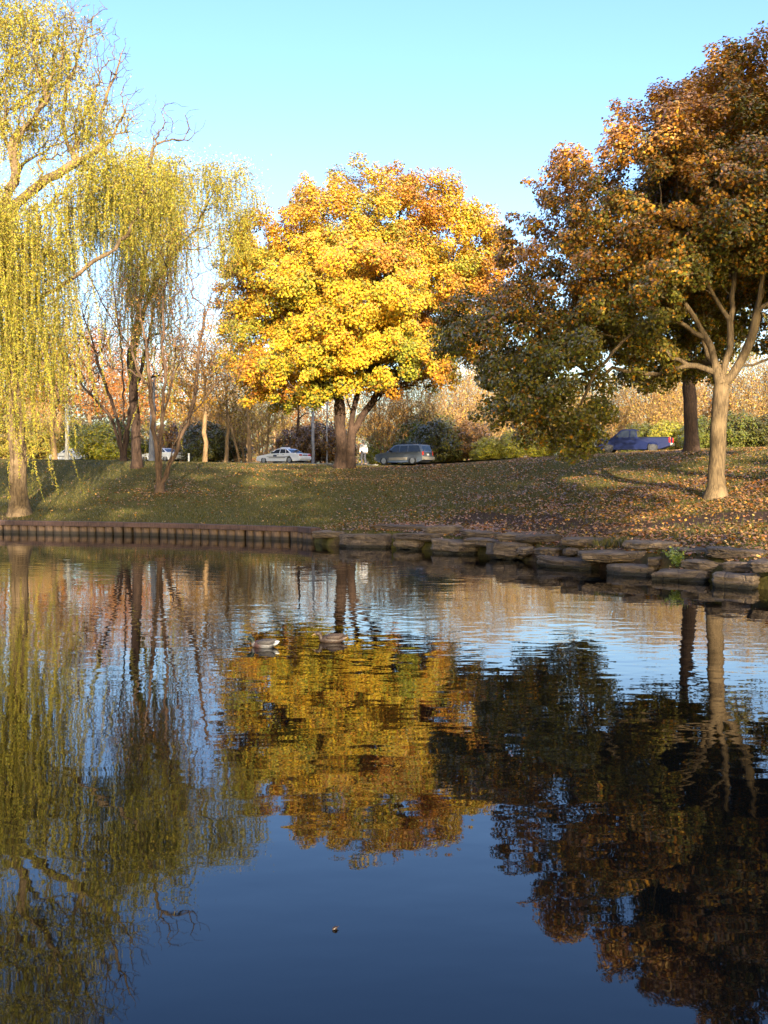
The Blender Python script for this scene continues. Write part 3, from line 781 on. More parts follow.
# ------------------------------------------------------------------ thicket behind the road
def proto_bush(kind, seed):
    """unit background plants built about the origin, returned as hidden-free mesh data (trunk, crown)"""
    global RNG
    save = RNG; RNG = np.random.default_rng(seed)
    b = np.array([0., 0, 0]); out = None
    if kind == 'bare':      # tall fan of tan twigs with few leaves, 8 m
        sk = Skel(b)
        for k in range(6):
            a = RNG.uniform(0, 2 * PI); s = RNG.uniform(.5, 2.4)
            sk.guide([b + [np.cos(a) * s * .3, np.sin(a) * s * .3, 2.2], b + [np.cos(a) * s, np.sin(a) * s, 5.5]], 0, .7, .08)
        A = blob_points([(np.array([0, 0, 5.2]), np.array([3, 2.6, 2.8])), (np.array([-1, 0, 3.2]), np.array([2.6, 2.2, 1.8]))], .62, .55)
        sk.grow(A[np.argsort(np.linalg.norm(A, axis=1))], .5, 2, .1, 1, up=.5, jit=.25)
        extra = []; tips = []
        for a in A:
            for _ in range(5):
                d = unit(unit(a) * .9 + RNG.normal(0, .5, 3) + [0, 0, .5]); L = RNG.uniform(.5, 1.3)
                P = np.array([a, a + d * L * .5, a + d * L + RNG.normal(0, .1, 3)]); extra.append((P, np.array([.014, .011, .007]))); tips += [P[1], P[2]]
        v, q = sk.mesh(.016, .13, .2, .4, extra=extra); tips = np.array(tips)
        n = 4500; K = RNG.integers(0, len(tips), n); pos = tips[K] + RNG.normal(0, .3, (n, 3))
        pc = palette([(.50, .30, .07), (.40, .20, .05), (.52, .37, .08), (.26, .22, .05)], [3, 2, 3, 2])
        V, T, c = leaf_quads(pos, unit(RNG.normal(0, 1, (n, 3))), .13 * RNG.uniform(.6, 1.3, n), pc(n) * RNG.uniform(.8, 1.2, (n, 1)), .7)
    elif kind == 'shrub':   # leafy low shrub 3.4 m
        sk = Skel(b)
        C = blob_points([(np.array([0, 0, 1.9]), np.array([2.2, 1.8, 1.5])), (np.array([1.1, 0, 1.2]), np.array([1.5, 1.4, 1.1])), (np.array([-1.2, 0, 1.1]), np.array([1.5, 1.4, 1.0]))], .55, .7, keep=.85)
        sk.grow(C[np.argsort(np.linalg.norm(C, axis=1))], .5, 2, .1, 0, up=.5)
        v, q = sk.mesh(.012, .08, .1)
        pc = palette([(1, .95, .8), (.8, .9, .6), (1.1, .9, .6), (.7, .75, .5)], [3, 3, 2, 2])
        V, T, c = cluster_leaves(C, RNG.uniform(.35, .6, len(C)), 80, .15, lambda p, K: pc(len(K)) * RNG.uniform(.75, 1.2, (len(K), 1)), .8)
    elif kind == 'wood':    # forest edge tree with slim trunk, half leafless, 11 m
        sk = Skel(b); g = sk.guide([b + [.1, 0, 4], b + [RNG.uniform(-.6, .6), 0, 9]], 0, .7, .08)
        C = blob_points([(np.array([0, 0, 8.2]), np.array([2.6, 2.4, 3])), (np.array([0.6, 0, 5.6]), np.array([2.8, 2.4, 2]))], .85, .55, keep=.8)
        sk.grow(C[np.argsort(np.linalg.norm(C, axis=1))], .5, 1.4, .15, 2.5, up=.4)
        extra = []
        for a in C:
            for _ in range(5):
                d = unit(unit(a - [0, 0, 4]) + RNG.normal(0, .6, 3) + [0, 0, .3]); L = RNG.uniform(.5, 1.4)
                extra.append((np.array([a, a + d * L * .5, a + d * L]), np.array([.016, .012, .008])))
        v, q = sk.mesh(.018, .17, .3, extra=extra)
        pc = palette([(1, .8, .6), (.9, .6, .35), (1.1, 1, .6), (.7, .6, .4)], [3, 2, 2, 2])
        V, T, c = cluster_leaves(C, RNG.uniform(.5, .9, len(C)), 26, .17, lambda p, K: pc(len(K)) * RNG.uniform(.75, 1.2, (len(K), 1)), .8)
    tm = np_mesh('trunk', v, [q], smooth=True); cm = np_mesh('crown', V, [T], c)
    RNG = save
    return tm, cm
PR = {('bare', 0): proto_bush('bare', 11), ('bare', 1): proto_bush('bare', 12), ('shrub', 0): proto_bush('shrub', 21), ('shrub', 1): proto_bush('shrub', 22), ('shrub', 2): proto_bush('shrub', 23),
      ('wood', 0): proto_bush('wood', 31), ('wood', 1): proto_bush('wood', 32), ('wood', 2): proto_bush('wood', 33)}
BM = {'bare': M['bark_tan'], 'shrub': M['bark_brown'], 'wood': M['bark_tan']}
for (k_, _), (tm, cm) in PR.items(): tm.materials.append(BM[k_]); cm.materials.append(M['leaf_bg'])
def bg(kind, var, xp, D, s, label, col, rz=None, group=None, dark=False):
    b = gpt(xp, D)
    name = {'bare': 'bare_bush', 'shrub': 'leafy_shrub', 'wood': 'woodland_tree'}[kind]
    e = empty(name, b, RNG.uniform(0, 6.28) if rz is None else rz, label, {'bare': 'bush', 'shrub': 'shrub', 'wood': 'tree'}[kind], group)
    e.scale = (s[0], s[0], s[1]) if isinstance(s, tuple) else (s, s, s)
    tm, cm = PR[(kind, var)]
    for nm, me in (('trunk', tm), ('crown', cm)):
        o = bpy.data.objects.new(nm, me); COL.objects.link(o); o.parent = e; o.color = (*col, 1)
    return e
GRN = (.12, .13, .028); DGR = (.085, .085, .025); YGR = (.36, .34, .05); OLV = (.26, .21, .05); BRN = (.2, .11, .045); GOLD = (.52, .34, .06); RUS = (.38, .17, .05)
W = (1, 1, 1)
G1 = 'bare bushes of the thicket behind the road'; G2 = 'leafy shrubs along the far side of the road'; G3 = 'woodland trees behind the thicket'
# bare tan bushes: x, D, scale, variant
for x_, D_, s_, v_, lb in [
    (262, 108, .98, 0, 'bare tan bush rising behind the white patrol car'),
    (236, 112, .85, 1, 'bare tan bush just left of the white patrol car'),
    (385, 100, .82, 1, 'bare golden bush between the golden maple trunk and the wagon'),
    (418, 102, .86, 0, 'bare golden bush directly behind the wagon roof'),
    (452, 98, .98, 1, 'arching bare tan bush right of the wagon'),
    (492, 100, 1.0, 0, 'bare tan bush between the wagon and the hanging dark foliage'),
    (532, 104, .85, 1, 'bare tan bush half hidden by the hanging dark foliage'),
    (570, 102, .82, 0, 'bare tan bush seen through the lowest hanging foliage'),
    (612, 98, .8, 1, 'bare golden bush behind the cab of the blue pickup'),
    (648, 94, .86, 0, 'sunlit bare bush behind the bed of the blue pickup'),
    (676, 92, .8, 1, 'sunlit bare bush left of the dark trunk on the right'),
    (705, 96, .95, 0, 'bare orange bush between the two right hand trunks'),
    (748, 90, .9, 1, 'bare orange bush right of the forked pale trunk'),
    (795, 88, .9, 0, 'bare orange bush at the right border'),
    (40, 120, .8, 0, 'bare bush behind the pale slim trunk on the left'),
    (205, 112, .8, 0, 'bare bush behind the white marker post')]:
    bg('bare', v_, x_, D_, s_ * (1.16 if x_ > 370 else 1.04), lb, [(1, 1, 1), (.7, .66, .5), (.85, .95, .6), (1.05, .8, .55)][(x_ * 7) % 4], group=G1)
for x_, D_, s_, v_, c_, lb in [
    (100, 106, 1.15, 0, YGR, 'bright yellow green shrub right of the silver car'),
    (118, 110, 1.3, 2, GRN, 'green shrub behind the dark willow trunk'),
    (80, 122, 1.3, 1, GRN, 'green shrub behind the silver car'),
    (30, 118, 1.4, 2, OLV, 'olive shrub behind the left willow trunk'),
    (-8, 116, 1.5, 0, OLV, 'olive shrub at the left border'),
    (178, 116, 1.3, 1, BRN, 'brown shrub behind the small many stemmed tree'),
    (205, 108, 1.25, 0, DGR, 'dark green shrub right of the small many stemmed tree'),
    (222, 114, 1.2, 2, DGR, 'dark green shrub behind the white marker post'),
    (300, 112, 1.2, 1, BRN, 'dark brown shrub behind the patrol car boot'),
    (322, 108, 1.3, 2, BRN, 'dark brown shrub left of the golden maple trunk'),
    (385, 108, 1.1, 0, YGR, 'yellow green shrub behind the person in white'),
    (440, 93, 1.15, 1, DGR, 'dark green shrub at the tail of the wagon'),
    (432, 98, 1.45, 0, GRN, 'rounded green shrub above the wagon tail'),
    (466, 93, 1.1, 2, BRN, 'dark brown shrub right of the wagon'),
    (488, 90, .62, 0, YGR, 'low yellow green shrub by the road right of the wagon'),
    (512, 90, .72, 1, YGR, 'low bright shrub under the left edge of the hanging foliage'),
    (540, 90, .75, 2, YGR, 'low bright shrub behind the hanging foliage'),
    (585, 88, .9, 0, GRN, 'green shrub in front of the blue pickup bonnet'),
    (668, 87, .8, 1, YGR, 'yellow green shrub at the tail of the blue pickup'),
    (640, 89, .8, 0, GRN, 'green shrub behind the blue pickup bed'),
    (702, 84, .85, 2, GRN, 'green shrub between the two right hand trunks'),
    (736, 84, .95, 0, GRN, 'green shrub right of the forked pale trunk'),
    (765, 84, .85, 1, DGR, 'dark green shrub at the right border')]:
    bg('shrub', v_, x_, D_, s_, lb, c_, group=G2)
wl = [(-30, 128, 1.35, 0, RUS), (5, 134, 1.4, 1, OLV), (35, 128, 1.3, 2, RUS), (62, 136, 1.45, 0, BRN), (90, 128, 1.35, 1, RUS), (112, 134, 1.4, 2, RUS), (140, 126, 1.2, 0, RUS), (170, 132, 1.3, 1, RUS), (196, 128, 1.15, 2, GOLD),
      (222, 130, 1.0, 0, GOLD), (248, 134, 1.0, 1, OLV), (275, 128, .9, 2, OLV), (300, 132, 1.0, 0, BRN), (326, 126, .95, 1, BRN), (352, 130, .9, 2, OLV), (378, 128, .85, 0, GOLD), (404, 126, .88, 1, GOLD),
      (430, 130, .85, 2, GOLD), (458, 128, .95, 0, RUS), (486, 130, .9, 1, GOLD), (514, 126, .9, 2, OLV), (545, 124, .9, 0, GOLD), (575, 122, .85, 1, GOLD), (604, 120, .78, 2, GOLD), (632, 118, .75, 0, GOLD),
      (660, 120, .78, 1, RUS), (690, 116, .8, 2, GOLD), (720, 114, .82, 0, RUS), (752, 112, .85, 1, GOLD), (785, 110, .95, 2, RUS)]
where = ['at the left border', 'behind the left willow trunk', 'above the pale slim trunk', 'above the silver car', 'right of the silver car', 'left of the dark willow trunk', 'behind the dark willow trunk', 'behind the small many stemmed tree',
         'above the white marker post', 'left of the patrol car', 'above the patrol car bonnet', 'above the patrol car roof', 'above the patrol car boot', 'left of the golden maple trunk', 'behind the golden maple trunk', 'above the person in white',
         'above the wagon bonnet', 'above the wagon tail', 'right of the wagon', 'left of the hanging dark foliage', 'behind the left part of the hanging dark foliage', 'behind the middle of the hanging dark foliage', 'behind the right part of the hanging dark foliage',
         'above the pickup cab', 'above the pickup bed', 'behind the pickup tail', 'behind the dark right hand trunk', 'behind the forked pale trunk', 'right of the forked pale trunk', 'at the right border']
for (x_, D_, s_, v_, c_), w_ in zip(wl, where):
    tone = {RUS: 'reddish', OLV: 'olive', BRN: 'brown', GOLD: 'golden'}[c_]
    bg('wood', v_, x_, D_, s_ * (.92 if x_ > 365 else 1.12), f'thin {tone} woodland tree {w_}', c_, group=G3)
for x_, D_, s_, v_, c_, lb in [
    (205, 94, 1.15, 2, GOLD, 'golden half bare tree right of the small many stemmed tree'), (226, 97, 1.0, 0, OLV, 'olive half bare tree at the left edge of the golden maple crown'), (55, 98, 1.35, 1, OLV, 'olive half bare tree just left of the slim whitish trunk')]:
    bg('wood', v_, x_, D_, s_, lb, c_, group='half bare trees at the roadside on the left')
twig_tree('bare_tree', gpt(124, 84), [[px(118, 420, 84), px(100, 370, 84), px(82, 310, 84)], [px(124, 410, 84), px(122, 350, 84), px(112, 280, 84)], [px(130, 410, 84), px(146, 350, 84), px(158, 290, 84)], [px(112, 415, 84), px(85, 390, 84), px(66, 360, 84)]],
          'leafless dark branched tree fanning out behind the dark willow trunk', 'tree', M['bark_dark'], .26, 0, [pblob(88, 330, 40, 60, 84), pblob(125, 300, 40, 56, 84), pblob(165, 320, 34, 60, 84), pblob(72, 385, 26, 30, 84)], .95, 1200, rp, .12, M['leaf'], rt=.011, tw=4, twl=1.3)
# farther mass of wood closing the view
pts = []
FC = []; 
for k in range(480):
    X = RNG.uniform(-190, 190); Y = 150 + RNG.uniform(0, 30) - X * .12
    z0 = ground(X, Y); h = RNG.uniform(6.5, 9.5) + (4 if X < -40 else 0)
    for _ in range(12):
        FC.append([X + RNG.normal(0, 1.8), Y + RNG.normal(0, 1.5), z0 + RNG.uniform(.02, 1) * h])
FC = np.array(FC); fp = palette([(.3, .2, .08), (.24, .12, .06), (.34, .28, .08), (.16, .14, .05)], [3, 3, 2, 2])
Vf, Tf, Cf = cluster_leaves(FC, RNG.uniform(1.0, 1.7, len(FC)), 40, .42, lambda p, K: fp(len(K)) * RNG.uniform(.7, 1.2, (len(K), 1)), .8)
put(link('far_wood', np_mesh('far_wood', Vf, [Tf], Cf), M['leaf']), 'brown and olive wood closing the view far behind the road', 'wood', None, 'stuff')

# slim grey and pale trunks seen behind the road
def slim(xp, D, label, bark, r, top, lean=0, nbr=7, group=None):
    b = gpt(xp, D); sk = Skel(b)
    g = sk.guide([px(xp + lean * .5, (460 + top) / 2, D), px(xp + lean, top, D)], 0, .6, .02)
    A = []
    for _ in range(nbr * 3): A.append(px(xp + lean + RNG.normal(0, 9), top + RNG.uniform(-22, 26), D + RNG.normal(0, 1)))
    sk.grow(np.array(A), .4, 1.5, .2, 3.0)
    e = empty('slim_tree', b, 0, label, 'tree', group)
    v, q = sk.mesh(.02, r, .2, .4)
    link('trunk', np_mesh('trunk', v - b, [q], smooth=True), bark, e)
    return e
slim(67, 103, 'slim whitish trunk standing before the silver car', M['bark_pale'], .19, 395)
slim(152, 92, 'slate grey trunk between the dark willow trunk and the small tree', M['bark_slate'], .26, 380, 2)
slim(313, 104, 'slate grey straight trunk left of the golden maple', M['bark_slate'], .15, 390)
slim(327, 106, 'thinner slate grey trunk close left of the golden maple', M['bark_slate'], .09, 392)
slim(297, 108, 'dark thin trunk above the boot of the patrol car', M['bark_dark'], .16, 392, 2)
slim(250, 107, 'sunlit tan trunk behind the patrol car bonnet', M['bark_tan'], .2, 385, -3)
slim(244, 110, 'sunlit thin tan trunk leaning left before the patrol car', M['bark_tan'], .13, 390, -8)
slim(240, 108, 'leaning tan trunk farthest left of the patrol car', M['bark_tan'], .13, 398, -16)
slim(266, 109, 'slender tan trunk above the middle of the patrol car', M['bark_tan'], .11, 392, 6)

# ------------------------------------------------------------------ trees standing behind and beside the photographer
def behind(x, y, z0, z1, w, label, npc=80, keep=.85):
    b = np.array([x, y, ground(x, y)]); sk = Skel(b); zc = (z0 + z1) / 2; hh = (z1 - z0) / 2
    sk.guide([b + [0, 0, z0 * .6], b + [.3, 0, zc]], 0, .8, .05)
    C = blob_points([(b + [0, 0, zc], np.array([w, w * .8, hh])), (b + [w * .35, 0, zc - hh * .3], np.array([w * .8, w * .8, hh * .6]))], 1.4, .6, keep=keep)
    sk.grow(C[np.argsort(np.linalg.norm(C - b, axis=1))], .8, 1, .2, 2)
    cp = palette([(.3, .22, .04), (.22, .19, .04), (.36, .18, .04)], [1, 1, 1])
    return build_tree('shade_tree', b, label, 'tree', sk, C, RNG.uniform(.9, 1.4, len(C)), .4, lambda p, K: cp(len(K)), M['bark_brown'], M['leaf'], .02, .35, npc, .7)
behind(11.6, -2, 10, 24, 5.0, 'tall broad tree on the near bank right of the viewer', 85, .9)
behind(21.5, -6, 17.8, 34, 6.2, 'very tall tree on the near bank farther right of the viewer', 75, .8)
behind(1, -20, 8, 29.5, 5.2, 'broad tree behind the viewer', 80)
behind(11, -23, 8, 30.5, 5.2, 'broad tree behind the viewer on the right', 80)
behind(28.5, -24, 6, 23, 5, 'broad tree behind the viewer farthest on the right', 80)
behind(-8, -20, 7, 22.5, 4.6, 'shorter broad tree behind the viewer on the left', 80)
behind(-17, -20, 7, 21.5, 4.8, 'shorter broad tree behind the viewer farther left', 80)
behind(-27, -21, 7, 21.5, 5, 'shorter broad tree farthest left behind the viewer', 80)
# ------------------------------------------------------------------ timber edging of the left shore
def timber_mat(name, a, b_):
    m, nt, out = new_mat(name)
    tc = N(nt, 'ShaderNodeTexCoord'); mp = N(nt, 'ShaderNodeMapping'); mp.inputs['Scale'].default_value = (6, 6, 1.5)
    n = N(nt, 'ShaderNodeTexNoise', i_Scale=2.5, i_Detail=7.0); oi = N(nt, 'ShaderNodeTexNoise', i_Scale=1.1, i_Detail=2.0)
    nt.links.new(tc.outputs['Object'], mp.inputs[0]); nt.links.new(mp.outputs[0], n.inputs[0]); nt.links.new(tc.outputs['Object'], oi.inputs[0])
    ad = N(nt, 'ShaderNodeMath', operation='ADD'); nt.links.new(n.outputs['Fac'], ad.inputs[0]); nt.links.new(oi.outputs['Fac'], ad.inputs[1])
    r = ramp(nt, [(.38, a), (.6, b_)], None); hf = N(nt, 'ShaderNodeMath', operation='MULTIPLY'); nt.links.new(ad.outputs[0], hf.inputs[0]); hf.inputs[1].default_value = .5
    nt.links.new(hf.outputs[0], r.inputs[0])
    b = N(nt, 'ShaderNodeBsdfPrincipled', i_Roughness=.85)
    gz = N(nt, 'ShaderNodeNewGeometry'); sz = N(nt, 'ShaderNodeSeparateXYZ'); nt.links.new(gz.outputs['Position'], sz.inputs[0])
    wt = N(nt, 'ShaderNodeMapRange'); nt.links.new(sz.outputs['Z'], wt.inputs[0]); wt.inputs[1].default_value = .10; wt.inputs[2].default_value = .20
    wm = N(nt, 'ShaderNodeMix', data_type='RGBA'); nt.links.new(wt.outputs[0], wm.inputs[0]); wm.inputs[6].default_value = (.02, .016, .012, 1); nt.links.new(r.outputs[0], wm.inputs[7]); nt.links.new(wm.outputs[2], b.inputs['Base Color'])
    bp = N(nt, 'ShaderNodeBump', i_Strength=1.0, i_Distance=.012); nt.links.new(n.outputs['Fac'], bp.inputs['Height']); nt.links.new(bp.outputs[0], b.inputs['Normal'])
    nt.links.new(b.outputs[0], out.inputs[0]); return m
M['pile'] = timber_mat('weathered_pile', (.05, .03, .022), (.15, .095, .062))
M['cap'] = timber_mat('cap_beam_timber', (.035, .02, .018), (.09, .05, .042))
wallp = [np.array(p, float) for p in [(-30, 52.5), (-17.9, 49), (-9.9, 46.5), (-3.44, 43.2), (-2.75, 41.9)]]
root = empty('retaining_wall', (-12, 47, 0), 0, 'low timber retaining wall of upright piles under a dark cap beam on the left shore', 'retaining wall')
seg = np.array(wallp); dl = np.r_[0, np.cumsum(np.linalg.norm(np.diff(seg, axis=0), axis=1))]
start = 7.5; ppos = np.arange(start, dl[-1], .455)
off = np.array(root.location)
for s_ in ppos:
    x_ = np.interp(s_, dl, seg[:, 0]); y_ = np.interp(s_, dl, seg[:, 1]); k = min(len(seg) - 2, np.searchsorted(dl, s_) - 1); e_ = seg[k + 1] - seg[k]; a_ = math.atan2(e_[1], e_[0])
    bm = bmesh.new(); w_ = RNG.uniform(.40, .455); hh = .36 + RNG.normal(0, .008)
    cyl(bm, (0, 0, (hh - .9) / 2), w_ / 2, .9 + hh, 'Z', 12)
    for v in bm.verts: v.co.x *= 1 + RNG.normal(0, .03)
    for v in bm.verts: v.co.y *= .75
    bmesh.ops.rotate(bm, verts=bm.verts, cent=(0, 0, 0), matrix=Matrix.Rotation(RNG.normal(0, .035), 3, 'Y'))
    o = bm_obj('pile', bm, M['pile'], root, bevel=.012); o.location = Vector((x_ + RNG.normal(0, .02), y_ + RNG.normal(0, .025), 0)) - Vector(off); o.rotation_euler = (0, 0, a_ + RNG.normal(0, .04))
# backing planks and cap
def beam(name, o0, o1, z0, z1, mat, s0, s1, root=root):
    bm = bmesh.new(); rows = []
    tt = np.unique(np.r_[s0, np.array([d for d in dl if s0 < d < s1]), s1])
    for s_ in tt:
        x_ = np.interp(s_, dl, seg[:, 0]); y_ = np.interp(s_, dl, seg[:, 1]); k = min(len(seg) - 2, max(0, np.searchsorted(dl, s_) - 1)); e_ = seg[k + 1] - seg[k]; e_ = e_ / np.linalg.norm(e_); nn = np.array([-e_[1], e_[0]])
        rows.append([bm.verts.new((x_ + nn[0] * o - off[0], y_ + nn[1] * o - off[1], z - off[2])) for o, z in ((o0, z0), (o1, z0), (o1, z1), (o0, z1))])
    for a, b2 in zip(rows, rows[1:]):
        for q in range(4): bm.faces.new((a[q], a[(q + 1) % 4], b2[(q + 1) % 4], b2[q]))
    bm.faces.new(rows[0]); bm.faces.new(rows[-1][::-1])
    return bm_obj(name, bm, mat, root, bevel=.01)
beam('backing_board', .17, .24, -.9, .43, M['cap'], 7, dl[-1])
cuts = [7] + list(np.arange(9.9, dl[-1] - 1, 3.1)) + [dl[-1]]
for a_, b2 in zip(cuts, cuts[1:]): beam('cap_beam', -.20, .30, .37, .58 + RNG.normal(0, .004), M['cap'], a_ + .012, b2)

# ------------------------------------------------------------------ stone ledges on the right shore
def stone_mat(name, a, b_, c_):
    m, nt, out = new_mat(name)
    tc = N(nt, 'ShaderNodeTexCoord'); mp = N(nt, 'ShaderNodeMapping'); mp.inputs['Scale'].default_value = (1, 1, 4)
    nt.links.new(tc.outputs['Object'], mp.inputs[0])
    n = N(nt, 'ShaderNodeTexNoise', i_Scale=2.2, i_Detail=9.0, i_Roughness=.65); n2 = N(nt, 'ShaderNodeTexNoise', i_Scale=14.0, i_Detail=6.0)
    oi = N(nt, 'ShaderNodeObjectInfo')
    nt.links.new(mp.outputs[0], n.inputs[0]); nt.links.new(mp.outputs[0], n2.inputs[0])
    r = ramp(nt, [(.3, a), (.5, b_), (.72, c_)], n.outputs['Fac'])
    mx = N(nt, 'ShaderNodeMix', data_type='RGBA', blend_type='MULTIPLY'); mx.inputs[0].default_value = 1
    r2 = ramp(nt, [(0, (.5, .47, .46)), (.5, (.85, .8, .74)), (1, (1.15, 1.1, 1.0))], oi.outputs['Random']); nt.links.new(r.outputs[0], mx.inputs[6]); nt.links.new(r2.outputs[0], mx.inputs[7])
    b = N(nt, 'ShaderNodeBsdfPrincipled', i_Roughness=.8)
    gz = N(nt, 'ShaderNodeNewGeometry'); sz = N(nt, 'ShaderNodeSeparateXYZ'); nt.links.new(gz.outputs['Position'], sz.inputs[0])
    za = N(nt, 'ShaderNodeMath', operation='MULTIPLY_ADD'); nt.links.new(n.outputs['Fac'], za.inputs[0]); za.inputs[1].default_value = -.18; nt.links.new(sz.outputs['Z'], za.inputs[2])
    wt = N(nt, 'ShaderNodeMapRange'); nt.links.new(za.outputs[0], wt.inputs[0]); wt.inputs[1].default_value = -.02; wt.inputs[2].default_value = .05
    wm = N(nt, 'ShaderNodeMix', data_type='RGBA'); nt.links.new(wt.outputs[0], wm.inputs[0]); wm.inputs[6].default_value = (.022, .019, .012, 1); nt.links.new(mx.outputs[2], wm.inputs[7]); nt.links.new(wm.outputs[2], b.inputs['Base Color'])
    vo = N(nt, 'ShaderNodeTexVoronoi', i_Scale=2.3, feature='DISTANCE_TO_EDGE'); nt.links.new(tc.outputs['Object'], vo.inputs['Vector'])
    vr = ramp(nt, [(0, (0, 0, 0)), (.05, (1, 1, 1))], vo.outputs['Distance'])
    ad0 = N(nt, 'ShaderNodeMath', operation='ADD'); nt.links.new(n.outputs['Fac'], ad0.inputs[0]); nt.links.new(n2.outputs['Fac'], ad0.inputs[1])
    ad = N(nt, 'ShaderNodeMath', operation='MULTIPLY_ADD'); nt.links.new(vr.outputs[0], ad.inputs[0]); ad.inputs[1].default_value = .5; nt.links.new(ad0.outputs[0], ad.inputs[2])
    bp = N(nt, 'ShaderNodeBump', i_Strength=1.0, i_Distance=.07); nt.links.new(ad.outputs[0], bp.inputs['Height']); nt.links.new(bp.outputs[0], b.inputs['Normal'])
    nt.links.new(b.outputs[0], out.inputs[0]); return m
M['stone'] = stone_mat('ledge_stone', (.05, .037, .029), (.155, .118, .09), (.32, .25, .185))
def shoreY(xp):
    return float(np.interp(xp, [300, 325, 400, 480, 560, 620, 700, 768, 830], [43, 39.7, 38.4, 35.0, 30.9, 28.6, 26.5, 24.2, 21.5]))
def slab(x0, x1, yt, yb, tier, label, tilt=0, depth=1.15):
    Yf = shoreY((x0 + x1) / 2) + tier * .62 - .25
    a = px(x0, yb, Yf); c = px(x1, yb, Yf); top = px((x0 + x1) / 2, yt, Yf + depth * .5)[2]
    zt = top; zb = a[2] - .03
    if zt - zb < .12: zt = zb + .12
    if tier > 0: zb = max(zb + .15 * (zt - zb), zt - .25)
    W_, H_ = c[0] - a[0], zt - zb
    bm = bmesh.new(); n = max(3, int(W_ / .16)); m_ = 7
    # plan outline as an irregular rounded rectangle, stacked in layers
    seed = RNG.uniform(0, 99)
    outline = []
    K = 52
    nc = int(RNG.integers(7, 11)); ta = np.sort((np.arange(nc) + RNG.uniform(-.35, .35, nc)) * 2 * PI / nc)
    cor = []
    for th in ta:
        p_ = 7.0; rr = (abs(math.cos(th)) ** p_ + abs(math.sin(th)) ** p_) ** (-1 / p_) * RNG.uniform(.84, 1.05); cor.append((rr * math.cos(th), rr * math.sin(th)))
    cor.append(cor[0]); cor = np.array(cor); cl = np.r_[0, np.cumsum(np.linalg.norm(np.diff(cor, axis=0), axis=1))]
    for k in range(K):
        s__ = cl[-1] * k / K; cx_ = float(np.interp(s__, cl, cor[:, 0])); sy_ = float(np.interp(s__, cl, cor[:, 1])); rr = 1.0
        q = mnoise.noise(Vector((cx_ * 1.6 + seed, sy_ * 1.6, 0))) * .10 + mnoise.noise(Vector((cx_ * 7 + seed, sy_ * 7, 3))) * .06
        outline.append((cx_ * rr * (1 + q) * W_ / 2 * .99, sy_ * rr * (1 + q) * depth / 2))
    levels = [0, .12, .3, .36, .55, .62, .85, 1.0]; rings = []
    for li, t in enumerate(levels):
        inset = (.05 if t == 1.0 else 0) + max(0, .34 - t) * RNG.uniform(.2, .6) + abs(mnoise.noise(Vector((seed, t * 7, 5)))) * .07 + (.03 if li in (3, 5) else 0)
        ring = []
        for (ox, oy) in outline:
            L = math.hypot(ox, oy); s = max(.1, (L - inset) / L)
            wob = mnoise.noise(Vector((ox * 2.2 + seed, oy * 2.2, t * 5))) * .05
            zz = zb + H_ * t + (mnoise.noise(Vector((ox * 1.1 + seed, oy * 1.1, 8))) * .05 if t > .5 else mnoise.noise(Vector((ox * 2 + seed, oy * 2, 4))) * .05) + ox * tilt
            ring.append(bm.verts.new((ox * s + wob, oy * s + wob, zz)))
        rings.append(ring)
    for r1, r2 in zip(rings, rings[1:]):
        for k in range(K): bm.faces.new((r1[k], r1[(k + 1) % K], r2[(k + 1) % K], r2[k]))
    # top surface rings toward centre
    prev = rings[-1]
    for s in (.75, .45, .18):
        ring = [bm.verts.new((v.co.x * s, v.co.y * s, zt + ox_ * 0 + mnoise.noise(Vector((v.co.x * s * 1.6 + seed, v.co.y * s * 1.6, 8))) * .05 + v.co.x * s * tilt + .012)) for v, ox_ in zip(rings[-1], range(K))]
        for k in range(K): bm.faces.new((prev[k], prev[(k + 1) % K], ring[(k + 1) % K], ring[k]))
        prev = ring
    bm.faces.new(prev); bm.faces.new(rings[0][::-1])
    e_ = np.array([px(x1 + 30, 500, shoreY(x1 + 30))[0] - px(x0 - 30, 500, shoreY(x0 - 30))[0], shoreY(x1 + 30) - shoreY(x0 - 30)])
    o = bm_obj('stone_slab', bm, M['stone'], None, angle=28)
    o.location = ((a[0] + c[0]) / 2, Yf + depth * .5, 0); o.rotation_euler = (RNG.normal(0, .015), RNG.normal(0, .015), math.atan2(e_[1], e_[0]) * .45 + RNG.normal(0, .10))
    put(o, label, 'stone slab', 'stone ledges of the right shore')
    ca_, sa_ = math.cos(o.rotation_euler[2]), math.sin(o.rotation_euler[2])
    for _ in range(int(RNG.uniform(4, 16) * W_ * (1 + tier))):
        lx, ly = RNG.uniform(-.42, .42) * W_, RNG.uniform(-.1, .45) * depth
        SL.append((o.location.x + lx * ca_ - ly * sa_, o.location.y + lx * sa_ + ly * ca_, zt + .045))
SL = []
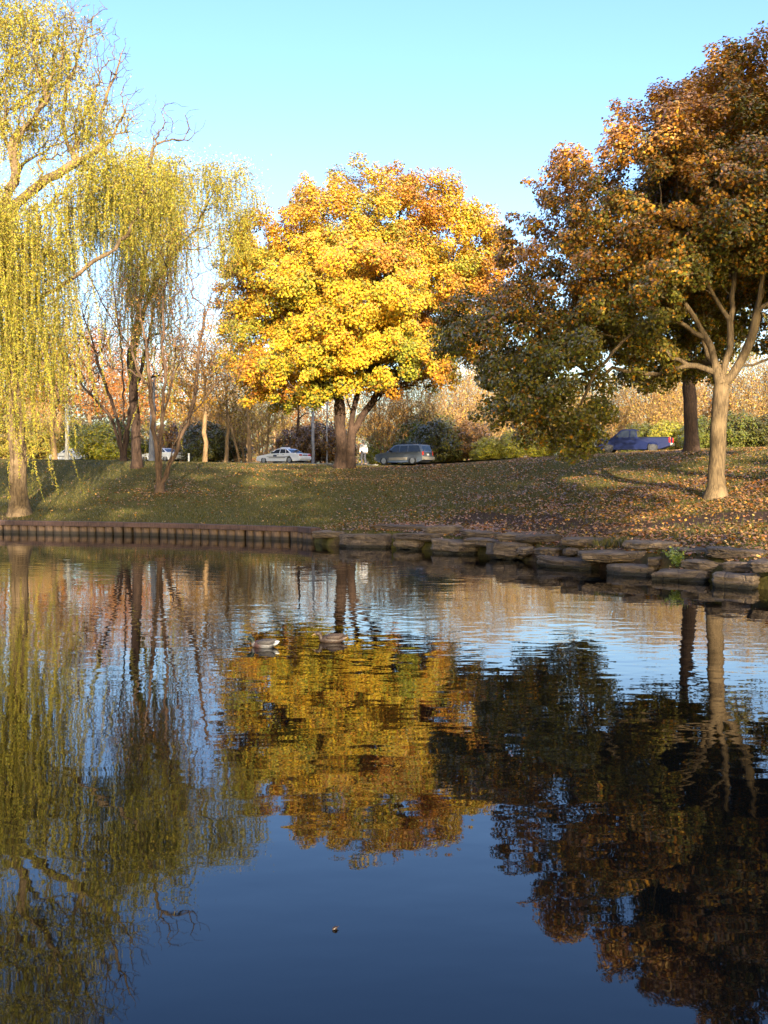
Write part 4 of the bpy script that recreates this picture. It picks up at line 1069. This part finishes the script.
slabs = [
 (312, 352, 531, 541, 1, 'flat slab bridging the end of the timber wall'),
 (336, 395, 534, 549, 0, 'long tan slab at the water just right of the timber wall'),
 (374, 428, 525, 534, 1.9, 'thin slab in the top course left of the upright boulder'),
 (424, 464, 526, 540, 1.7, 'rounded grey boulder of the top course under the orange leaves'),
 (393, 432, 536, 549, 0, 'small wedge slab second along the waterline from the timber wall'),
 (428, 489, 540, 554, 0, 'long flat slab third along the waterline from the timber wall'),
 (395, 470, 533, 543, .9, 'middle course slab below the upright boulder'),
 (461, 502, 531, 542, 1.3, 'pale slab right of the upright boulder'),
 (487, 542, 543, 559, 0, 'thick slab with a dark undercut at the waterline'),
 (499, 543, 533, 543, 1.5, 'narrow leaf strewn slab in the top course above the undercut slab'),
 (466, 520, 539, 549, .8, 'middle course slab above the undercut slab'),
 (520, 565, 535, 546, 1.8, 'weathered top slab midway along the ledge'),
 (562, 615, 538, 550, 1.8, 'long top slab left of the mossy gap'),
 (519, 540, 547, 562, .5, 'squarish block beside the undercut slab'),
 (536, 569, 548, 562, .4, 'squarish tan block second right of the undercut slab'),
 (567, 584, 548, 565, .5, 'narrow upright block left of the broad overhanging slab'),
 (580, 660, 551, 567, .6, 'broad dark overhanging slab above the low waterline slab'),
 (628, 683, 541, 556, 2.1, 'pale rounded slab in the top course above the green weed'),
 (672, 719, 548, 562, 1.9, 'squarish top slab right of the green weed'),
 (714, 775, 549, 562, 2.1, 'long pale top slab at the right border'),
 (653, 672, 557, 570, .8, 'small block tucked left of the green weed'),
 (689, 735, 560, 573, 1.0, 'dark middle slab right of the green weed'),
 (730, 764, 562, 575, 1.0, 'dark wedge slab second right of the green weed'),
 (609, 664, 565, 580, 0, 'low dark slab at the waterline left of the green weed'),
 (658, 722, 570, 586, -.05, 'low dark slab at the waterline under the green weed'),
 (716, 772, 573, 591, 0, 'low dark slab at the waterline by the right border'),
 (760, 800, 560, 578, .9, 'middle slab cut off by the right border'),
 (540, 612, 558, 571, -.05, 'low slab at the waterline below the squarish tan block'),
]
for s_ in slabs: slab(*s_[:5], s_[5], tilt=RNG.normal(0, .02))

SL = np.array(SL); n = len(SL)
Vs, Ts, Cs = leaf_quads(SL, unit(np.concatenate([RNG.normal(0, .3, (n, 2)), np.ones((n, 1))], 1)), RNG.uniform(.07, .13, n), lp(n), .8)
Vl, Tl, Cl = LITTER
put(link('fallen_leaves', np_mesh('fallen_leaves', np.concatenate([Vl, Vs]), [np.concatenate([Tl, Ts + len(Vl)])], np.concatenate([Cl, Cs])), M['litter']), 'orange and yellow fallen leaves strewn over the bank', 'fallen leaves', None, 'stuff')
# green weed growing out of the ledge
c0 = px(677, 566, shoreY(677) + .5)
bmv = []; n = 420
st = []; cols = []
pos = []; al = []
for k in range(26):
    a_ = RNG.uniform(0, 2 * PI); s_ = RNG.uniform(.05, .34); H_ = RNG.uniform(.22, .5)
    P = np.stack([c0 + np.array([np.cos(a_) * s_ * t * 1.1, np.sin(a_) * s_ * t, H_ * t]) for t in np.linspace(0, 1, 6)]); st.append((P, np.full(6, .004)))
    for t in np.linspace(.2, 1, 14):
        pos.append(c0 + np.array([np.cos(a_) * s_ * t * 1.1, np.sin(a_) * s_ * t, H_ * t]) + RNG.normal(0, .025, 3))
pos = np.array(pos); n = len(pos); wpal = palette([(.30, .36, .06), (.22, .30, .05), (.4, .42, .08)], [2, 2, 1])
weed = empty('weed_plant', c0, 0, 'small bright green weed growing from the stone ledge at the right', 'plant')
Vw, Tw, Cw = leaf_quads(pos, unit(RNG.normal(0, 1, (n, 3)) + [0, -.4, .6]), .075 * RNG.uniform(.7, 1.4, n), wpal(n), .6)
v, q = tube_mesh(st)
link('stem', np_mesh('stem', v - c0, [q]), simple('weed_stem', (.2, .22, .06)), weed)
link('foliage', np_mesh('foliage', Vw - c0, [Tw], Cw), M['leaf'], weed)
# tuft of grass in the gap of the top course
c0 = px(614, 545, shoreY(614) + 1.4); n = 420; pos = c0 + np.clip(RNG.normal(0, 1, (n, 3)), -1.8, 1.8) * [.30, .16, .02]
h_ = RNG.uniform(.1, .26, n); a_ = RNG.uniform(0, 6.28, n); d_ = np.stack([np.cos(a_), np.sin(a_), 0 * a_], 1) * .012
Vt = np.stack([pos + d_, pos - d_, pos + RNG.normal(0, .05, (n, 3)) * [1, 1, 0] + np.stack([0 * h_, 0 * h_, h_], 1)], 1).reshape(-1, 3)
put(link('grass_tuft', np_mesh('grass_tuft', Vt - c0, [np.arange(n * 3).reshape(-1, 3)], np.repeat(gp(n), 3, 0)), M['blade']), 'dark green grass tuft in the gap between two top slabs', 'grass tuft').location = c0
# ------------------------------------------------------------------ vehicles
M['glass'] = simple('car_glass', (.02, .025, .03), .06, spec=.6, var=0)
M['rubber'] = simple('tyre_rubber', (.02, .02, .02), .8)
M['rim'] = simple('wheel_rim', (.3, .3, .31), .4, metal=.5)
M['chrome'] = simple('trim_metal', (.5, .5, .5), .25, metal=.9)
M['blacktrim'] = simple('black_trim', (.02, .02, .022), .5)
M['redlamp'] = simple('red_lamp', (.5, .02, .015), .2, coat=.5)
M['redlamp_hot'] = simple('bright_red_lamp', (.8, .01, .01), .2, coat=.5)
M['clear'] = simple('clear_lamp', (.7, .7, .68), .15, coat=.6)
M['amber'] = simple('amber_lamp', (.7, .25, .02), .2, coat=.5)
M['plate'] = simple('number_plate', (.7, .7, .68), .5)
M['white'] = simple('white_paint', (.75, .76, .78), .3, coat=.6, var=.03)
M['silver'] = simple('silver_paint', (.45, .47, .5), .3, metal=.5, coat=.6, var=.03)
M['pewter'] = simple('grey_beige_paint', (.105, .12, .15), .3, metal=.3, coat=.6, var=.04)
M['blue'] = simple('blue_paint', (.004, .010, .055), .45, spec=.25, coat=0, var=.04)
M['emblem'] = simple('dark_decal', (.03, .04, .09), .4)
M['gold'] = simple('lower_cladding', (.28, .25, .2), .5, var=.04)

def car(loc, heading, label, cat, name, L, W, H, lower, cabin, belt, roofw, wheels, paint, windows, shield, rearglass, wr=.33, group=None, extras=None):
    root = empty(name, loc, heading, label, cat, group)
    def w(x, z):
        a = abs(x) / (L / 2); t = W / 2 * (1 - .10 * max(0, (a - .72) / .28) ** 2)
        if z > belt: t *= 1 - (1 - roofw) * min(1, (z - belt) / (H - belt))
        else: t *= 1 - .05 * max(0, (.45 - z) / .3) 
        return t
    bm = bmesh.new()
    def solid(poly, shrink=0):
        Lf = [bm.verts.new((x, w(x, z) - shrink, z)) for x, z in poly]; Rt = [bm.verts.new((x, -w(x, z) + shrink, z)) for x, z in poly]
        n = len(poly)
        fa = bm.faces.new(Lf); fb = bm.faces.new(Rt[::-1])
        for k in range(n): bm.faces.new((Lf[k], Rt[k], Rt[(k + 1) % n], Lf[(k + 1) % n]))
        bmesh.ops.triangulate(bm, faces=[fa, fb])
    # insert wheel arches into the lower outline
    pts = list(lower)
    bottom = []
    z0 = .22
    for wx in sorted(wheels):
        ra = wr + .06
        for k in range(9):
            a = PI - PI * k / 8; bottom.append((wx + ra * math.cos(a), max(z0, wr + ra * math.sin(a) * 1.0) if math.sin(a) > 0.01 else z0))
    solid(pts + bottom)      # 'lower' runs front-bottom, over the top, to rear-bottom; bottom closes it rear to front
    solid(cabin, .03)
    bm_obj('body', bm, paint, root, bevel=.025, seg=3, angle=40)
    def wheel(x, s):
        bm = bmesh.new(); cyl(bm, (0, 0, 0), wr, .21, 'Y', 28); o = bm_obj('wheel', bm, M['rubber'], root, bevel=.03); o.location = (x, s * (W / 2 - .12), wr)
        bm = bmesh.new(); cyl(bm, (0, s * .085, 0), wr * .62, .05, 'Y', 20)
        for k in range(5):
            a = 2 * PI * k / 5; box(bm, (math.cos(a) * wr * .33, s * .115, math.sin(a) * wr * .33), (wr * .55, .02, .06), Matrix.Rotation(-a, 3, 'Y'))
        cyl(bm, (0, s * .118, 0), .06, .03, 'Y', 12)
        bm_obj('rim', bm, M['rim'], o, bevel=.004)
    for x in wheels:
        for s in (1, -1): wheel(x, s)
    for s in (1, -1):
        for poly in windows:
            bm = bmesh.new()
            A = [bm.verts.new((x, s * (w(x, z) - .03 + .006), z)) for x, z in poly]; B_ = [bm.verts.new((x, s * (w(x, z) - .055), z)) for x, z in poly]
            n = len(poly); bm.faces.new(A); bm.faces.new(B_[::-1])
            for k in range(n): bm.faces.new((A[k], A[(k + 1) % n], B_[(k + 1) % n], B_[k]))
            bm_obj('side_window', bm, M['glass'], root, smooth=False)
    for nm, (xa, za, xb, zb) in (('windscreen', shield), ('rear_window', rearglass)):
        bm = bmesh.new(); d = Vector((xb - xa, 0, zb - za)).normalized(); nrm = Vector((-d.z, 0, d.x)) 
        if (nm == 'windscreen') != (nrm.x > 0): nrm = -nrm
        q = []
        for (x, z) in ((xa, za), (xb, zb)):
            for s in (1, -1): q.append(Vector((x, s * (w(x, z) - .12), z)))
        q = [q[0], q[1], q[3], q[2]]
        A = [bm.verts.new(v + nrm * .012) for v in q]; B_ = [bm.verts.new(v - nrm * .02) for v in q]
        bm.faces.new(A); bm.faces.new(B_[::-1])
        for k in range(4): bm.faces.new((A[k], A[(k + 1) % 4], B_[(k + 1) % 4], B_[k]))
        bm_obj(nm, bm, M['glass'], root, smooth=False)
    def P(nm, mat, *boxes, bev=.012):
        bm = bmesh.new()
        for c, s in boxes: box(bm, c, s)
        return bm_obj(nm, bm, mat, root, bevel=bev)
    if extras: extras(P, root, w)
    return root

def sedan_outline(L):
    h = L / 2
    lower = [(h - .02, .24), (h, .42), (h - .05, .62), (h - .35, .74), (h - 1.35, .88), (h - 1.75, .93), (-h + 1.25, .97), (-h + .5, .96), (-h + .06, .90), (-h, .62), (-h + .04, .26)]
    cabin = [(h - 1.6, .90), (h - 2.25, 1.30), (h - 2.6, 1.40), (-h + 1.9, 1.41), (-h + 1.55, 1.34), (-h + .85, .92)]
    win = [[(h - 1.95, .95), (h - 2.32, 1.27), (h - 2.62, 1.34), (h - 2.84, 1.34), (h - 2.84, .96)], [(h - 2.92, .96), (h - 2.92, 1.345), (-h + 1.72, 1.345), (-h + 1.62, .97)], [(-h + 1.55, .97), (-h + 1.64, 1.33), (-h + 1.55, 1.29), (-h + 1.12, .985)]]
    return lower, cabin, win, (h - 1.68, .95, h - 2.2, 1.28), (-h + .98, 1.0, -h + 1.5, 1.31)

def sedan(loc, heading, label, paint, police=False, L=5.2, group=None, name='sedan'):
    lo, ca, wi, sh, rg = sedan_outline(L); h = L / 2
    def ex(P, root, w):
        P('bumper', M['white'] if police else paint, ((-h - .01, 0, .5), (.14, 1.66, .22))); P('bumper', M['white'] if police else paint, ((h + .0, 0, .46), (.14, 1.62, .22)))
        for s in (1, -1):
            P('tail_light', M['redlamp'], ((-h + .012, s * .66, .78), (.05, .40, .15)))
            P('headlight', M['clear'], ((h - .07, s * .64, .64), (.08, .36, .13)))
            P('mirror', M['blacktrim'] if police else paint, ((h - 2.0, s * .98, 1.0), (.12, .2, .13)), bev=.03)
            P('door_handle', M['blacktrim'], ((h - 2.72, s * (w(0, .8) + .006), .84), (.14, .02, .035)), bev=.004); P('door_handle', M['blacktrim'], ((-h + 1.85, s * (w(0, .8) + .006), .85), (.14, .02, .035)), bev=.004)
            P('side_moulding', M['blacktrim'], ((0, s * (w(0, .6) + .004), .55), (2.0, .02, .05)), bev=.004)
        P('number_plate', M['plate'], ((-h - .085, 0, .55), (.02, .3, .15)), bev=.003)
        P('boot_panel', M['blacktrim'], ((-h + .0, 0, .77), (.03, .7, .09)), bev=.004)
        if police:
            P('light_bar', M['plate'], ((h - 2.85, 0, 1.485), (.28, 1.15, .11)), bev=.03)
            for s in (1, -1):
                P('door_emblem', M['emblem'], ((h - 2.35, s * (w(0, .8) + .004), .74), (.42, .012, .15)), bev=.002)
                P('side_stripe', M['emblem'], ((-.1, s * (w(0, .8) + .003), .645), (2.7, .008, .035)), bev=.001)
            P('spot_lamp', M['chrome'], ((h - 2.02, .86, 1.1), (.12, .12, .12)), bev=.03)
    return car(loc, heading, label, 'car', name, L, 1.9, 1.42, lo, ca, .93, .80, [h - .95, -h + 1.15], paint, wi, sh, rg, .33, group, ex)

def gp3(xp, D): 
    p = gpt(xp, D); return (p[0], p[1], p[2] + .035)
sedan(gp3(283.5, 99), math.radians(146), 'white patrol car with a roof light bar parked left of the golden maple', M['white'], True, name='patrol_car')
sedan(gp3(71, 115), math.radians(152), 'silver car at the left behind the slim whitish trunk', M['silver'], False, 4.7)
sedan(gp3(162, 108), math.radians(150), 'white car almost hidden behind the small tree and dark willow trunk', M['white'], False, 4.8)

# estate wagon / sport utility
L = 4.65; h = L / 2
lower = [(h - .02, .36), (h, .52), (h - .03, .86), (h - .3, .95), (h - 1.15, 1.06), (-h + .03, 1.08), (-h, .75), (-h + .02, .42)]
cabin = [(h - 1.1, 1.04), (h - 1.8, 1.62), (h - 2.1, 1.70), (-h + .55, 1.72), (-h + .28, 1.64), (-h + .05, 1.06)]
wins = [[(h - 1.42, 1.09), (h - 1.86, 1.55), (h - 2.05, 1.60), (h - 2.35, 1.60), (h - 2.35, 1.09)], [(h - 2.43, 1.09), (h - 2.43, 1.60), (h - 3.12, 1.61), (h - 3.12, 1.09)], [(h - 3.24, 1.09), (h - 3.24, 1.61), (-h + .62, 1.62), (-h + .44, 1.56), (-h + .26, 1.1)]]
def suv_ex(P, root, w):
    P('bumper', M['gold'], ((-h - .03, 0, .56), (.2, 1.7, .26))); P('bumper', M['gold'], ((h + .03, 0, .54), (.18, 1.66, .26)))
    for s in (1, -1):
        P('tail_light', M['redlamp'], ((-h + .04, s * .76, .96), (.1, .14, .34)))
        P('headlight', M['clear'], ((h - .03, s * .62, .78), (.08, .34, .17)))
        P('mirror', M['blacktrim'], ((h - 1.55, s * 1.0, 1.16), (.12, .2, .17)), bev=.03)
        P('door_handle', M['blacktrim'], ((h - 2.2, s * (w(0, .9) + .005), .97), (.15, .02, .04)), bev=.004); P('door_handle', M['blacktrim'], ((h - 3.0, s * (w(0, .9) + .005), .97), (.15, .02, .04)), bev=.004)
        P('lower_cladding', M['gold'], ((0.02, s * (w(0, .5) + .006), .52), (1.78, .03, .22)))
        bm = bmesh.new(); box(bm, (-.35, s * .58, 1.785), (2.1, .04, .035))
        for x in (-1.3, -.35, .6): box(bm, (x, s * .58, 1.745), (.06, .04, .07))
        bm_obj('roof_rail', bm, M['blacktrim'], root, bevel=.006)
    P('roof_crossbar', M['blacktrim'], ((-.9, 0, 1.8), (.05, 1.14, .025)), bev=.004); P('roof_crossbar', M['blacktrim'], ((.2, 0, 1.8), (.05, 1.14, .025)), bev=.004)
    P('number_plate', M['plate'], ((-h - .0, 0, .85), (.04, .3, .15)), bev=.003)
    P('grille', M['blacktrim'], ((h - .0, 0, .76), (.06, .8, .16)))
car(gp3(404, 87.5), math.radians(147), 'grey beige estate wagon with roof rails parked right of the golden maple', 'car', 'station_wagon', L, 1.82, 1.72, lower, cabin, 1.06, .80, [h - .88, -h + .98], M['pewter'], wins,
    (h - 1.2, 1.12, h - 1.78, 1.58), (-h + .085, 1.13, -h + .265, 1.58), .36, None, suv_ex)

# pickup
rim_keep = M['rim']; M['rim'] = simple('dark_wheel_rim', (.05, .05, .055), .5, metal=.3)
L = 5.5; h = L / 2
lower = [(h - .02, .38), (h, .55), (h - .03, .92), (h - .3, 1.02), (h - 1.2, 1.10), (h - 3.05, 1.12), (-h + .02, 1.12), (-h, .8), (-h + .02, .48)]
cabin = [(h - 1.2, 1.08), (h - 1.85, 1.68), (h - 2.1, 1.76), (h - 2.85, 1.76), (h - 3.0, 1.70), (h - 3.1, 1.10)]
wins = [[(h - 1.5, 1.14), (h - 1.93, 1.62), (h - 2.1, 1.66), (h - 2.5, 1.66), (h - 2.5, 1.14)], [(h - 2.58, 1.14), (h - 2.58, 1.66), (h - 2.88, 1.66), (h - 2.97, 1.60), (h - 3.0, 1.15)]]
def pick_ex(P, root, w):
    P('bumper', M['chrome'], ((-h - .07, 0, .6), (.16, 1.8, .2))); P('bumper', M['chrome'], ((h + .04, 0, .58), (.18, 1.8, .24)))
    for s in (1, -1):
        P('tail_light', M['redlamp_hot'], ((-h + .02, s * .86, .92), (.12, .17, .36)))
        P('headlight', M['clear'], ((h - .03, s * .66, .82), (.08, .36, .18)))
        P('mirror', M['blacktrim'], ((h - 1.62, s * 1.08, 1.22), (.12, .2, .2)), bev=.03)
        P('door_handle', M['blacktrim'], ((h - 2.75, s * (w(0, .9) + .005), 1.0), (.15, .02, .04)), bev=.004)
        P('bed_rail', M['blacktrim'], ((-h + 1.17, s * (w(0, 1.1) - .05), 1.135), (2.25, .1, .03)), bev=.008)
    P('tailgate', M['blue'], ((-h - .005, 0, .88), (.03, 1.3, .4)), bev=.01)
    P('tailgate_handle', M['blacktrim'], ((-h - .025, 0, .96), (.02, .2, .07)), bev=.004)
    P('bed_liner', M['blacktrim'], ((-h + 1.18, 0, 1.128), (2.2, 1.5, .02)), bev=.003)
    P('grille', M['blacktrim'], ((h - .0, 0, .8), (.06, .9, .2)))
car(gp3(634, 80), math.radians(158), 'dark blue pickup truck on the road beyond the right hand trees', 'pickup truck', 'pickup_truck', L, 1.98, 1.76, lower, cabin, 1.10, .80, [h - .95, -h + 1.25], M['blue'], wins,
    (h - 1.3, 1.16, h - 1.83, 1.64), (h - 3.085, 1.18, h - 3.015, 1.62), .38, None, pick_ex)

# ------------------------------------------------------------------ person by the road
def skin(name, V, E, R, mat, parent, root=0, sub=2):
    me = bpy.data.meshes.new(name); me.from_pydata([tuple(v) for v in V], E, []); me.update()
    o = link(name, me, mat, parent)
    sk = o.modifiers.new('Skin', 'SKIN'); sk.use_smooth_shade = True
    o.data.skin_vertices[0] if o.data.skin_vertices else None
    d = me.skin_vertices[0].data if me.skin_vertices else None
    if d is None:
        bpy.context.view_layer.objects.active = o
        bpy.context.view_layer.update(); d = me.skin_vertices[0].data
    for k, r in enumerate(R): d[k].radius = r if isinstance(r, tuple) else (r, r)
    for k in range(len(V)): d[k].use_root = (k == root)
    s = o.modifiers.new('Subsurf', 'SUBSURF'); s.levels = sub; s.render_levels = sub
    return o
M['skin'] = simple('skin', (.5, .3, .22), .6); M['coat'] = simple('white_jacket', (.62, .63, .67), .8, var=.05); M['trouser'] = simple('dark_trousers', (.035, .035, .05), .8)
M['hair'] = simple('light_hair', (.6, .55, .48), .8); M['shoe'] = simple('dark_shoe', (.03, .025, .02), .5)
pr = empty('person', gp3(363.5, 78), math.radians(115), 'person in a white jacket and dark trousers walking beside the golden maple trunk', 'person')
J = dict(pel=(0, 0, .96), wai=(0, 0, 1.10), che=(.01, 0, 1.32), nec=(.02, 0, 1.47), hb=(.03, 0, 1.56), hd=(.045, 0, 1.66), ht=(.04, 0, 1.74),
         sl=(0, .19, 1.41), el=(-.04, .25, 1.14), wl=(.05, .25, .92), hl=(.08, .24, .84), sr=(0, -.19, 1.41), er=(-.06, -.25, 1.15), wr=(-.01, -.26, .92), hr=(.0, -.25, .84),
         hil=(0, .1, .92), kl=(.12, .1, .52), al=(.04, .1, .10), tl=(.18, .11, .04), hir=(0, -.1, .92), kr=(.0, -.1, .50), ar=(-.2, -.1, .12), tr=(-.08, -.11, .04))
def sk_part(name, keys, edges, rad, mat, parent): return skin(name, [J[k] for k in keys], [(keys.index(a), keys.index(b)) for a, b in edges], rad, mat, parent)
k = ['pel', 'wai', 'che', 'nec', 'hb', 'hd', 'ht', 'sl', 'el', 'wl', 'hl', 'sr', 'er', 'wr', 'hr', 'hil', 'kl', 'al', 'tl', 'hir', 'kr', 'ar', 'tr']
E_ = [('pel', 'wai'), ('wai', 'che'), ('che', 'nec'), ('nec', 'hb'), ('hb', 'hd'), ('hd', 'ht'), ('che', 'sl'), ('sl', 'el'), ('el', 'wl'), ('wl', 'hl'), ('che', 'sr'), ('sr', 'er'), ('er', 'wr'), ('wr', 'hr'),
      ('pel', 'hil'), ('hil', 'kl'), ('kl', 'al'), ('al', 'tl'), ('pel', 'hir'), ('hir', 'kr'), ('kr', 'ar'), ('ar', 'tr')]
sk_part('body', k, E_, [(.11, .14), (.10, .13), (.11, .15), .055, .075, (.10, .085), .07, .055, .042, .03, .035, .055, .042, .03, .035, .08, .055, .04, .03, .08, .055, .04, .03], M['skin'], pr)
k = ['wai', 'che', 'sl', 'el', 'wl', 'sr', 'er', 'wr', 'pel']
sk_part('jacket', k, [('pel', 'wai'), ('wai', 'che'), ('che', 'sl'), ('sl', 'el'), ('el', 'wl'), ('che', 'sr'), ('sr', 'er'), ('er', 'wr')], [(.145, .19), (.15, .19), .085, .065, .05, .085, .065, .05, (.14, .185)], M['coat'], pr)
k = ['pel', 'hil', 'kl', 'al', 'hir', 'kr', 'ar']
sk_part('trousers', k, [('pel', 'hil'), ('hil', 'kl'), ('kl', 'al'), ('pel', 'hir'), ('hir', 'kr'), ('kr', 'ar')], [(.13, .16), .105, .075, .065, .105, .075, .065], M['trouser'], pr)
for a, b2 in (('al', 'tl'), ('ar', 'tr')):
    bm = bmesh.new(); m_ = (Vector(J[a]) + Vector(J[b2])) / 2; sph(bm, (m_.x + .02, m_.y, .05), (.15, .055, .055)); bm_obj('shoe', bm, M['shoe'], pr)
bm = bmesh.new(); sph(bm, (.02, 0, 1.70), (.112, .098, .105)); bm_obj('hair', bm, M['hair'], pr)
pr.scale = (1.06, 1.06, 1.06)

# white marker post
e = empty('marker_post', gp3(189, 104), 0, 'short white marker post standing alone at the roadside', 'post')
bm = bmesh.new(); box(bm, (0, 0, .42), (.16, .10, .90)); bm_obj('post', bm, M['white'], e, bevel=.02)
bm = bmesh.new(); box(bm, (0, -.055, .74), (.10, .012, .12)); bm_obj('reflector', bm, M['clear'], e, bevel=.003)

# ------------------------------------------------------------------ ducks
def duck(loc, heading, label, cols, back, scale=1.0, head_low=False):
    e = empty('duck', loc, heading, label, 'duck')
    path = [(-.245, 0, .085), (-.225, 0, .075), (-.17, 0, .055), (-.10, 0, .045), (-.02, 0, .045), (.06, 0, .045), (.11, 0, .06), (.145, 0, .10), (.155, 0, .145), (.165, 0, .18), (.19, 0, .195), (.225, 0, .188), (.245, 0, .178), (.275, 0, .168), (.295, 0, .165)]
    rad = [(.012, .004), (.04, .012), (.07, .038), (.095, .065), (.105, .075), (.09, .07), (.065, .06), (.036, .045), (.028, .032), (.033, .035), (.036, .038), (.028, .028), (.014, .012), (.013, .006), (.006, .003)]
    if head_low: path = [(x, y, z if x < .12 else z - .05) for x, y, z in path]
    P = np.array(path); T = np.gradient(P, axis=0); T = unit(T); K = 18; V = []; C = []
    for i_, (p, t, (ry, rz)) in enumerate(zip(P, T, rad)):
        B = np.array([0, 1., 0]); A = np.cross(t, B)
        for k_ in range(K):
            a = 2 * PI * k_ / K; q = p + B * ry * math.cos(a) + A * rz * math.sin(a) * -1
            V.append(q)
            up = q[2] - p[2] > .02 and i_ < 7
            C.append(cols['bill'] if i_ >= 12 else cols['head'] if i_ >= 8 else cols['ring'] if i_ == 7 else cols['chest'] if i_ in (5, 6) else cols['tail'] if i_ <= 1 else (cols['rump'] if i_ == 2 else (cols['back'] if up else cols['side'])))
    i = np.arange(len(P) - 1)[:, None] * K; j = np.arange(K)[None, :]; j2 = (j + 1) % K
    Q = np.stack([i + j, i + j2, i + K + j2, i + K + j], -1).reshape(-1, 4)
    me = np_mesh('body', np.array(V), [Q], np.array(C), smooth=True); o = link('body', me, M['feather'], e)
    s = o.modifiers.new('Subsurf', 'SUBSURF'); s.levels = 2; s.render_levels = 2
    for sd in (1, -1):
        bm = bmesh.new(); sph(bm, (-.06, sd * .075, .09), (.14, .028, .042), 16)
        for v in bm.verts:
            if v.co.x < -.12: v.co.z += (-.12 - v.co.x) * .4; v.co.y -= sd * (-.12 - v.co.x) * .5
        bm_obj('wing', bm, back, e)
        bm = bmesh.new(); sph(bm, (.212, sd * .030, .197 - (.05 if head_low else 0)), (.005, .004, .005), 8); bm_obj('eye', bm, M['blacktrim'], e)
    bm = bmesh.new(); sph(bm, (-.215, .0, .10), (.04, .024, .012), 10); bm_obj('tail_feathers', bm, M['plate'] if cols.get('wt') else back, e)
    e.scale = (scale,) * 3
    return e
m, nt, out = new_mat('feather')
at = N(nt, 'ShaderNodeAttribute', attribute_name='Tint'); b_ = N(nt, 'ShaderNodeBsdfPrincipled', i_Roughness=.6); nt.links.new(at.outputs['Color'], b_.inputs['Base Color']); nt.links.new(b_.outputs[0], out.inputs[0]); M['feather'] = m
M['wing_grey'] = simple('wing_grey_brown', (.045, .04, .04), .7, var=.3, scale=60); M['wing_brown'] = simple('wing_brown', (.03, .017, .011), .7, var=.45, scale=60)
p = px(263, 647.5, 16.4); duck((p[0], p[1], -.012), math.radians(172), 'grey drake with a dark head floating left of the brown duck',
    dict(bill=(.14, .13, .05), head=(.008, .02, .016), ring=(.22, .2, .2), chest=(.07, .035, .03), side=(.11, .11, .12), back=(.06, .055, .055), rump=(.01, .01, .013), tail=(.35, .35, .35), wt=1), M['wing_grey'], 1.05, True)
p = px(331, 643, 16.9); duck((p[0], p[1], -.012), math.radians(184), 'plain brown duck floating right of the grey drake',
    dict(bill=(.2, .13, .05), head=(.032, .019, .013), ring=(.032, .02, .014), chest=(.03, .018, .013), side=(.033, .02, .014), back=(.02, .012, .008), rump=(.035, .02, .015), tail=(.16, .12, .09)), M['wing_brown'], 1.08, True)

# curled dark leaf floating in the near water
p = px(335, 932, 6.15)
bm = bmesh.new(); sph(bm, (0, 0, .006), (.019, .013, .011), 12)
for v in bm.verts:
    v.co.z += abs(v.co.y) * .5; v.co += v.normal * mnoise.noise(v.co * 90) * .004
box(bm, (.02, 0, .012), (.016, .003, .003))
o = bm_obj('floating_leaf', bm, simple('wet_leaf', (.03, .018, .012), .5), None); o.location = (p[0], p[1], 0); o.rotation_euler = (0, 0, .7)
put(o, 'tiny dark curled leaf floating alone on the near water', 'leaf')

# ------------------------------------------------------------------ camera, light
cam = bpy.data.cameras.new('camera'); co = bpy.data.objects.new('camera', cam); COL.objects.link(co)
co.location = (0, 0, CAMH); co.rotation_euler = (PI / 2 - PITCH, 0, 0)
cam.sensor_fit = 'VERTICAL'; cam.sensor_height = 24; cam.lens = F / 1024 * 24; cam.clip_start = .05; cam.clip_end = 5000
SC.camera = co
ELEV = math.radians(SUN_EL); AZ = math.radians(180 - SUN_AZ)     # clockwise from +Y
to = Vector((math.sin(AZ) * math.cos(ELEV), math.cos(AZ) * math.cos(ELEV), math.sin(ELEV)))
sl = bpy.data.lights.new('sun', 'SUN'); sl.energy = SUN_E; sl.angle = math.radians(.5); sl.color = (1, .84, .62)
so = bpy.data.objects.new('sun', sl); COL.objects.link(so); so.rotation_euler = to.to_track_quat('Z', 'Y').to_euler(); so.location = (0, -30, 40)
wd = bpy.data.worlds.new('World'); SC.world = wd; wd.use_nodes = True; nt = wd.node_tree; nt.nodes.clear()
sky = nt.nodes.new('ShaderNodeTexSky'); sky.sky_type = 'NISHITA'; sky.sun_disc = False; sky.sun_elevation = ELEV; sky.sun_rotation = AZ
sky.air_density = AIR; sky.dust_density = DUST; sky.ozone_density = OZ; sky.altitude = 100
bgn = nt.nodes.new('ShaderNodeBackground'); bgn.inputs[1].default_value = SKY_S; ow = nt.nodes.new('ShaderNodeOutputWorld')
hs = nt.nodes.new('ShaderNodeHueSaturation'); hs.inputs['Hue'].default_value = SKY_HUE; hs.inputs['Saturation'].default_value = SKY_SAT
nt.links.new(sky.outputs[0], hs.inputs['Color']); nt.links.new(hs.outputs[0], bgn.inputs[0]); nt.links.new(bgn.outputs[0], ow.inputs[0])
SC.view_settings.view_transform = 'Standard'; SC.view_settings.look = 'None'; SC.view_settings.gamma = 1; SC.view_settings.exposure = EXPO
SC.view_settings.use_curve_mapping = False
SC.cycles.max_bounces = 6; SC.cycles.diffuse_bounces = 3; SC.cycles.glossy_bounces = 3; SC.cycles.transmission_bounces = 4; SC.cycles.transparent_max_bounces = 4
SC.cycles.sample_clamp_indirect = 8
try: SC.cycles.use_denoising = True; SC.cycles.denoiser = 'OPENIMAGEDENOISE'
except Exception: pass
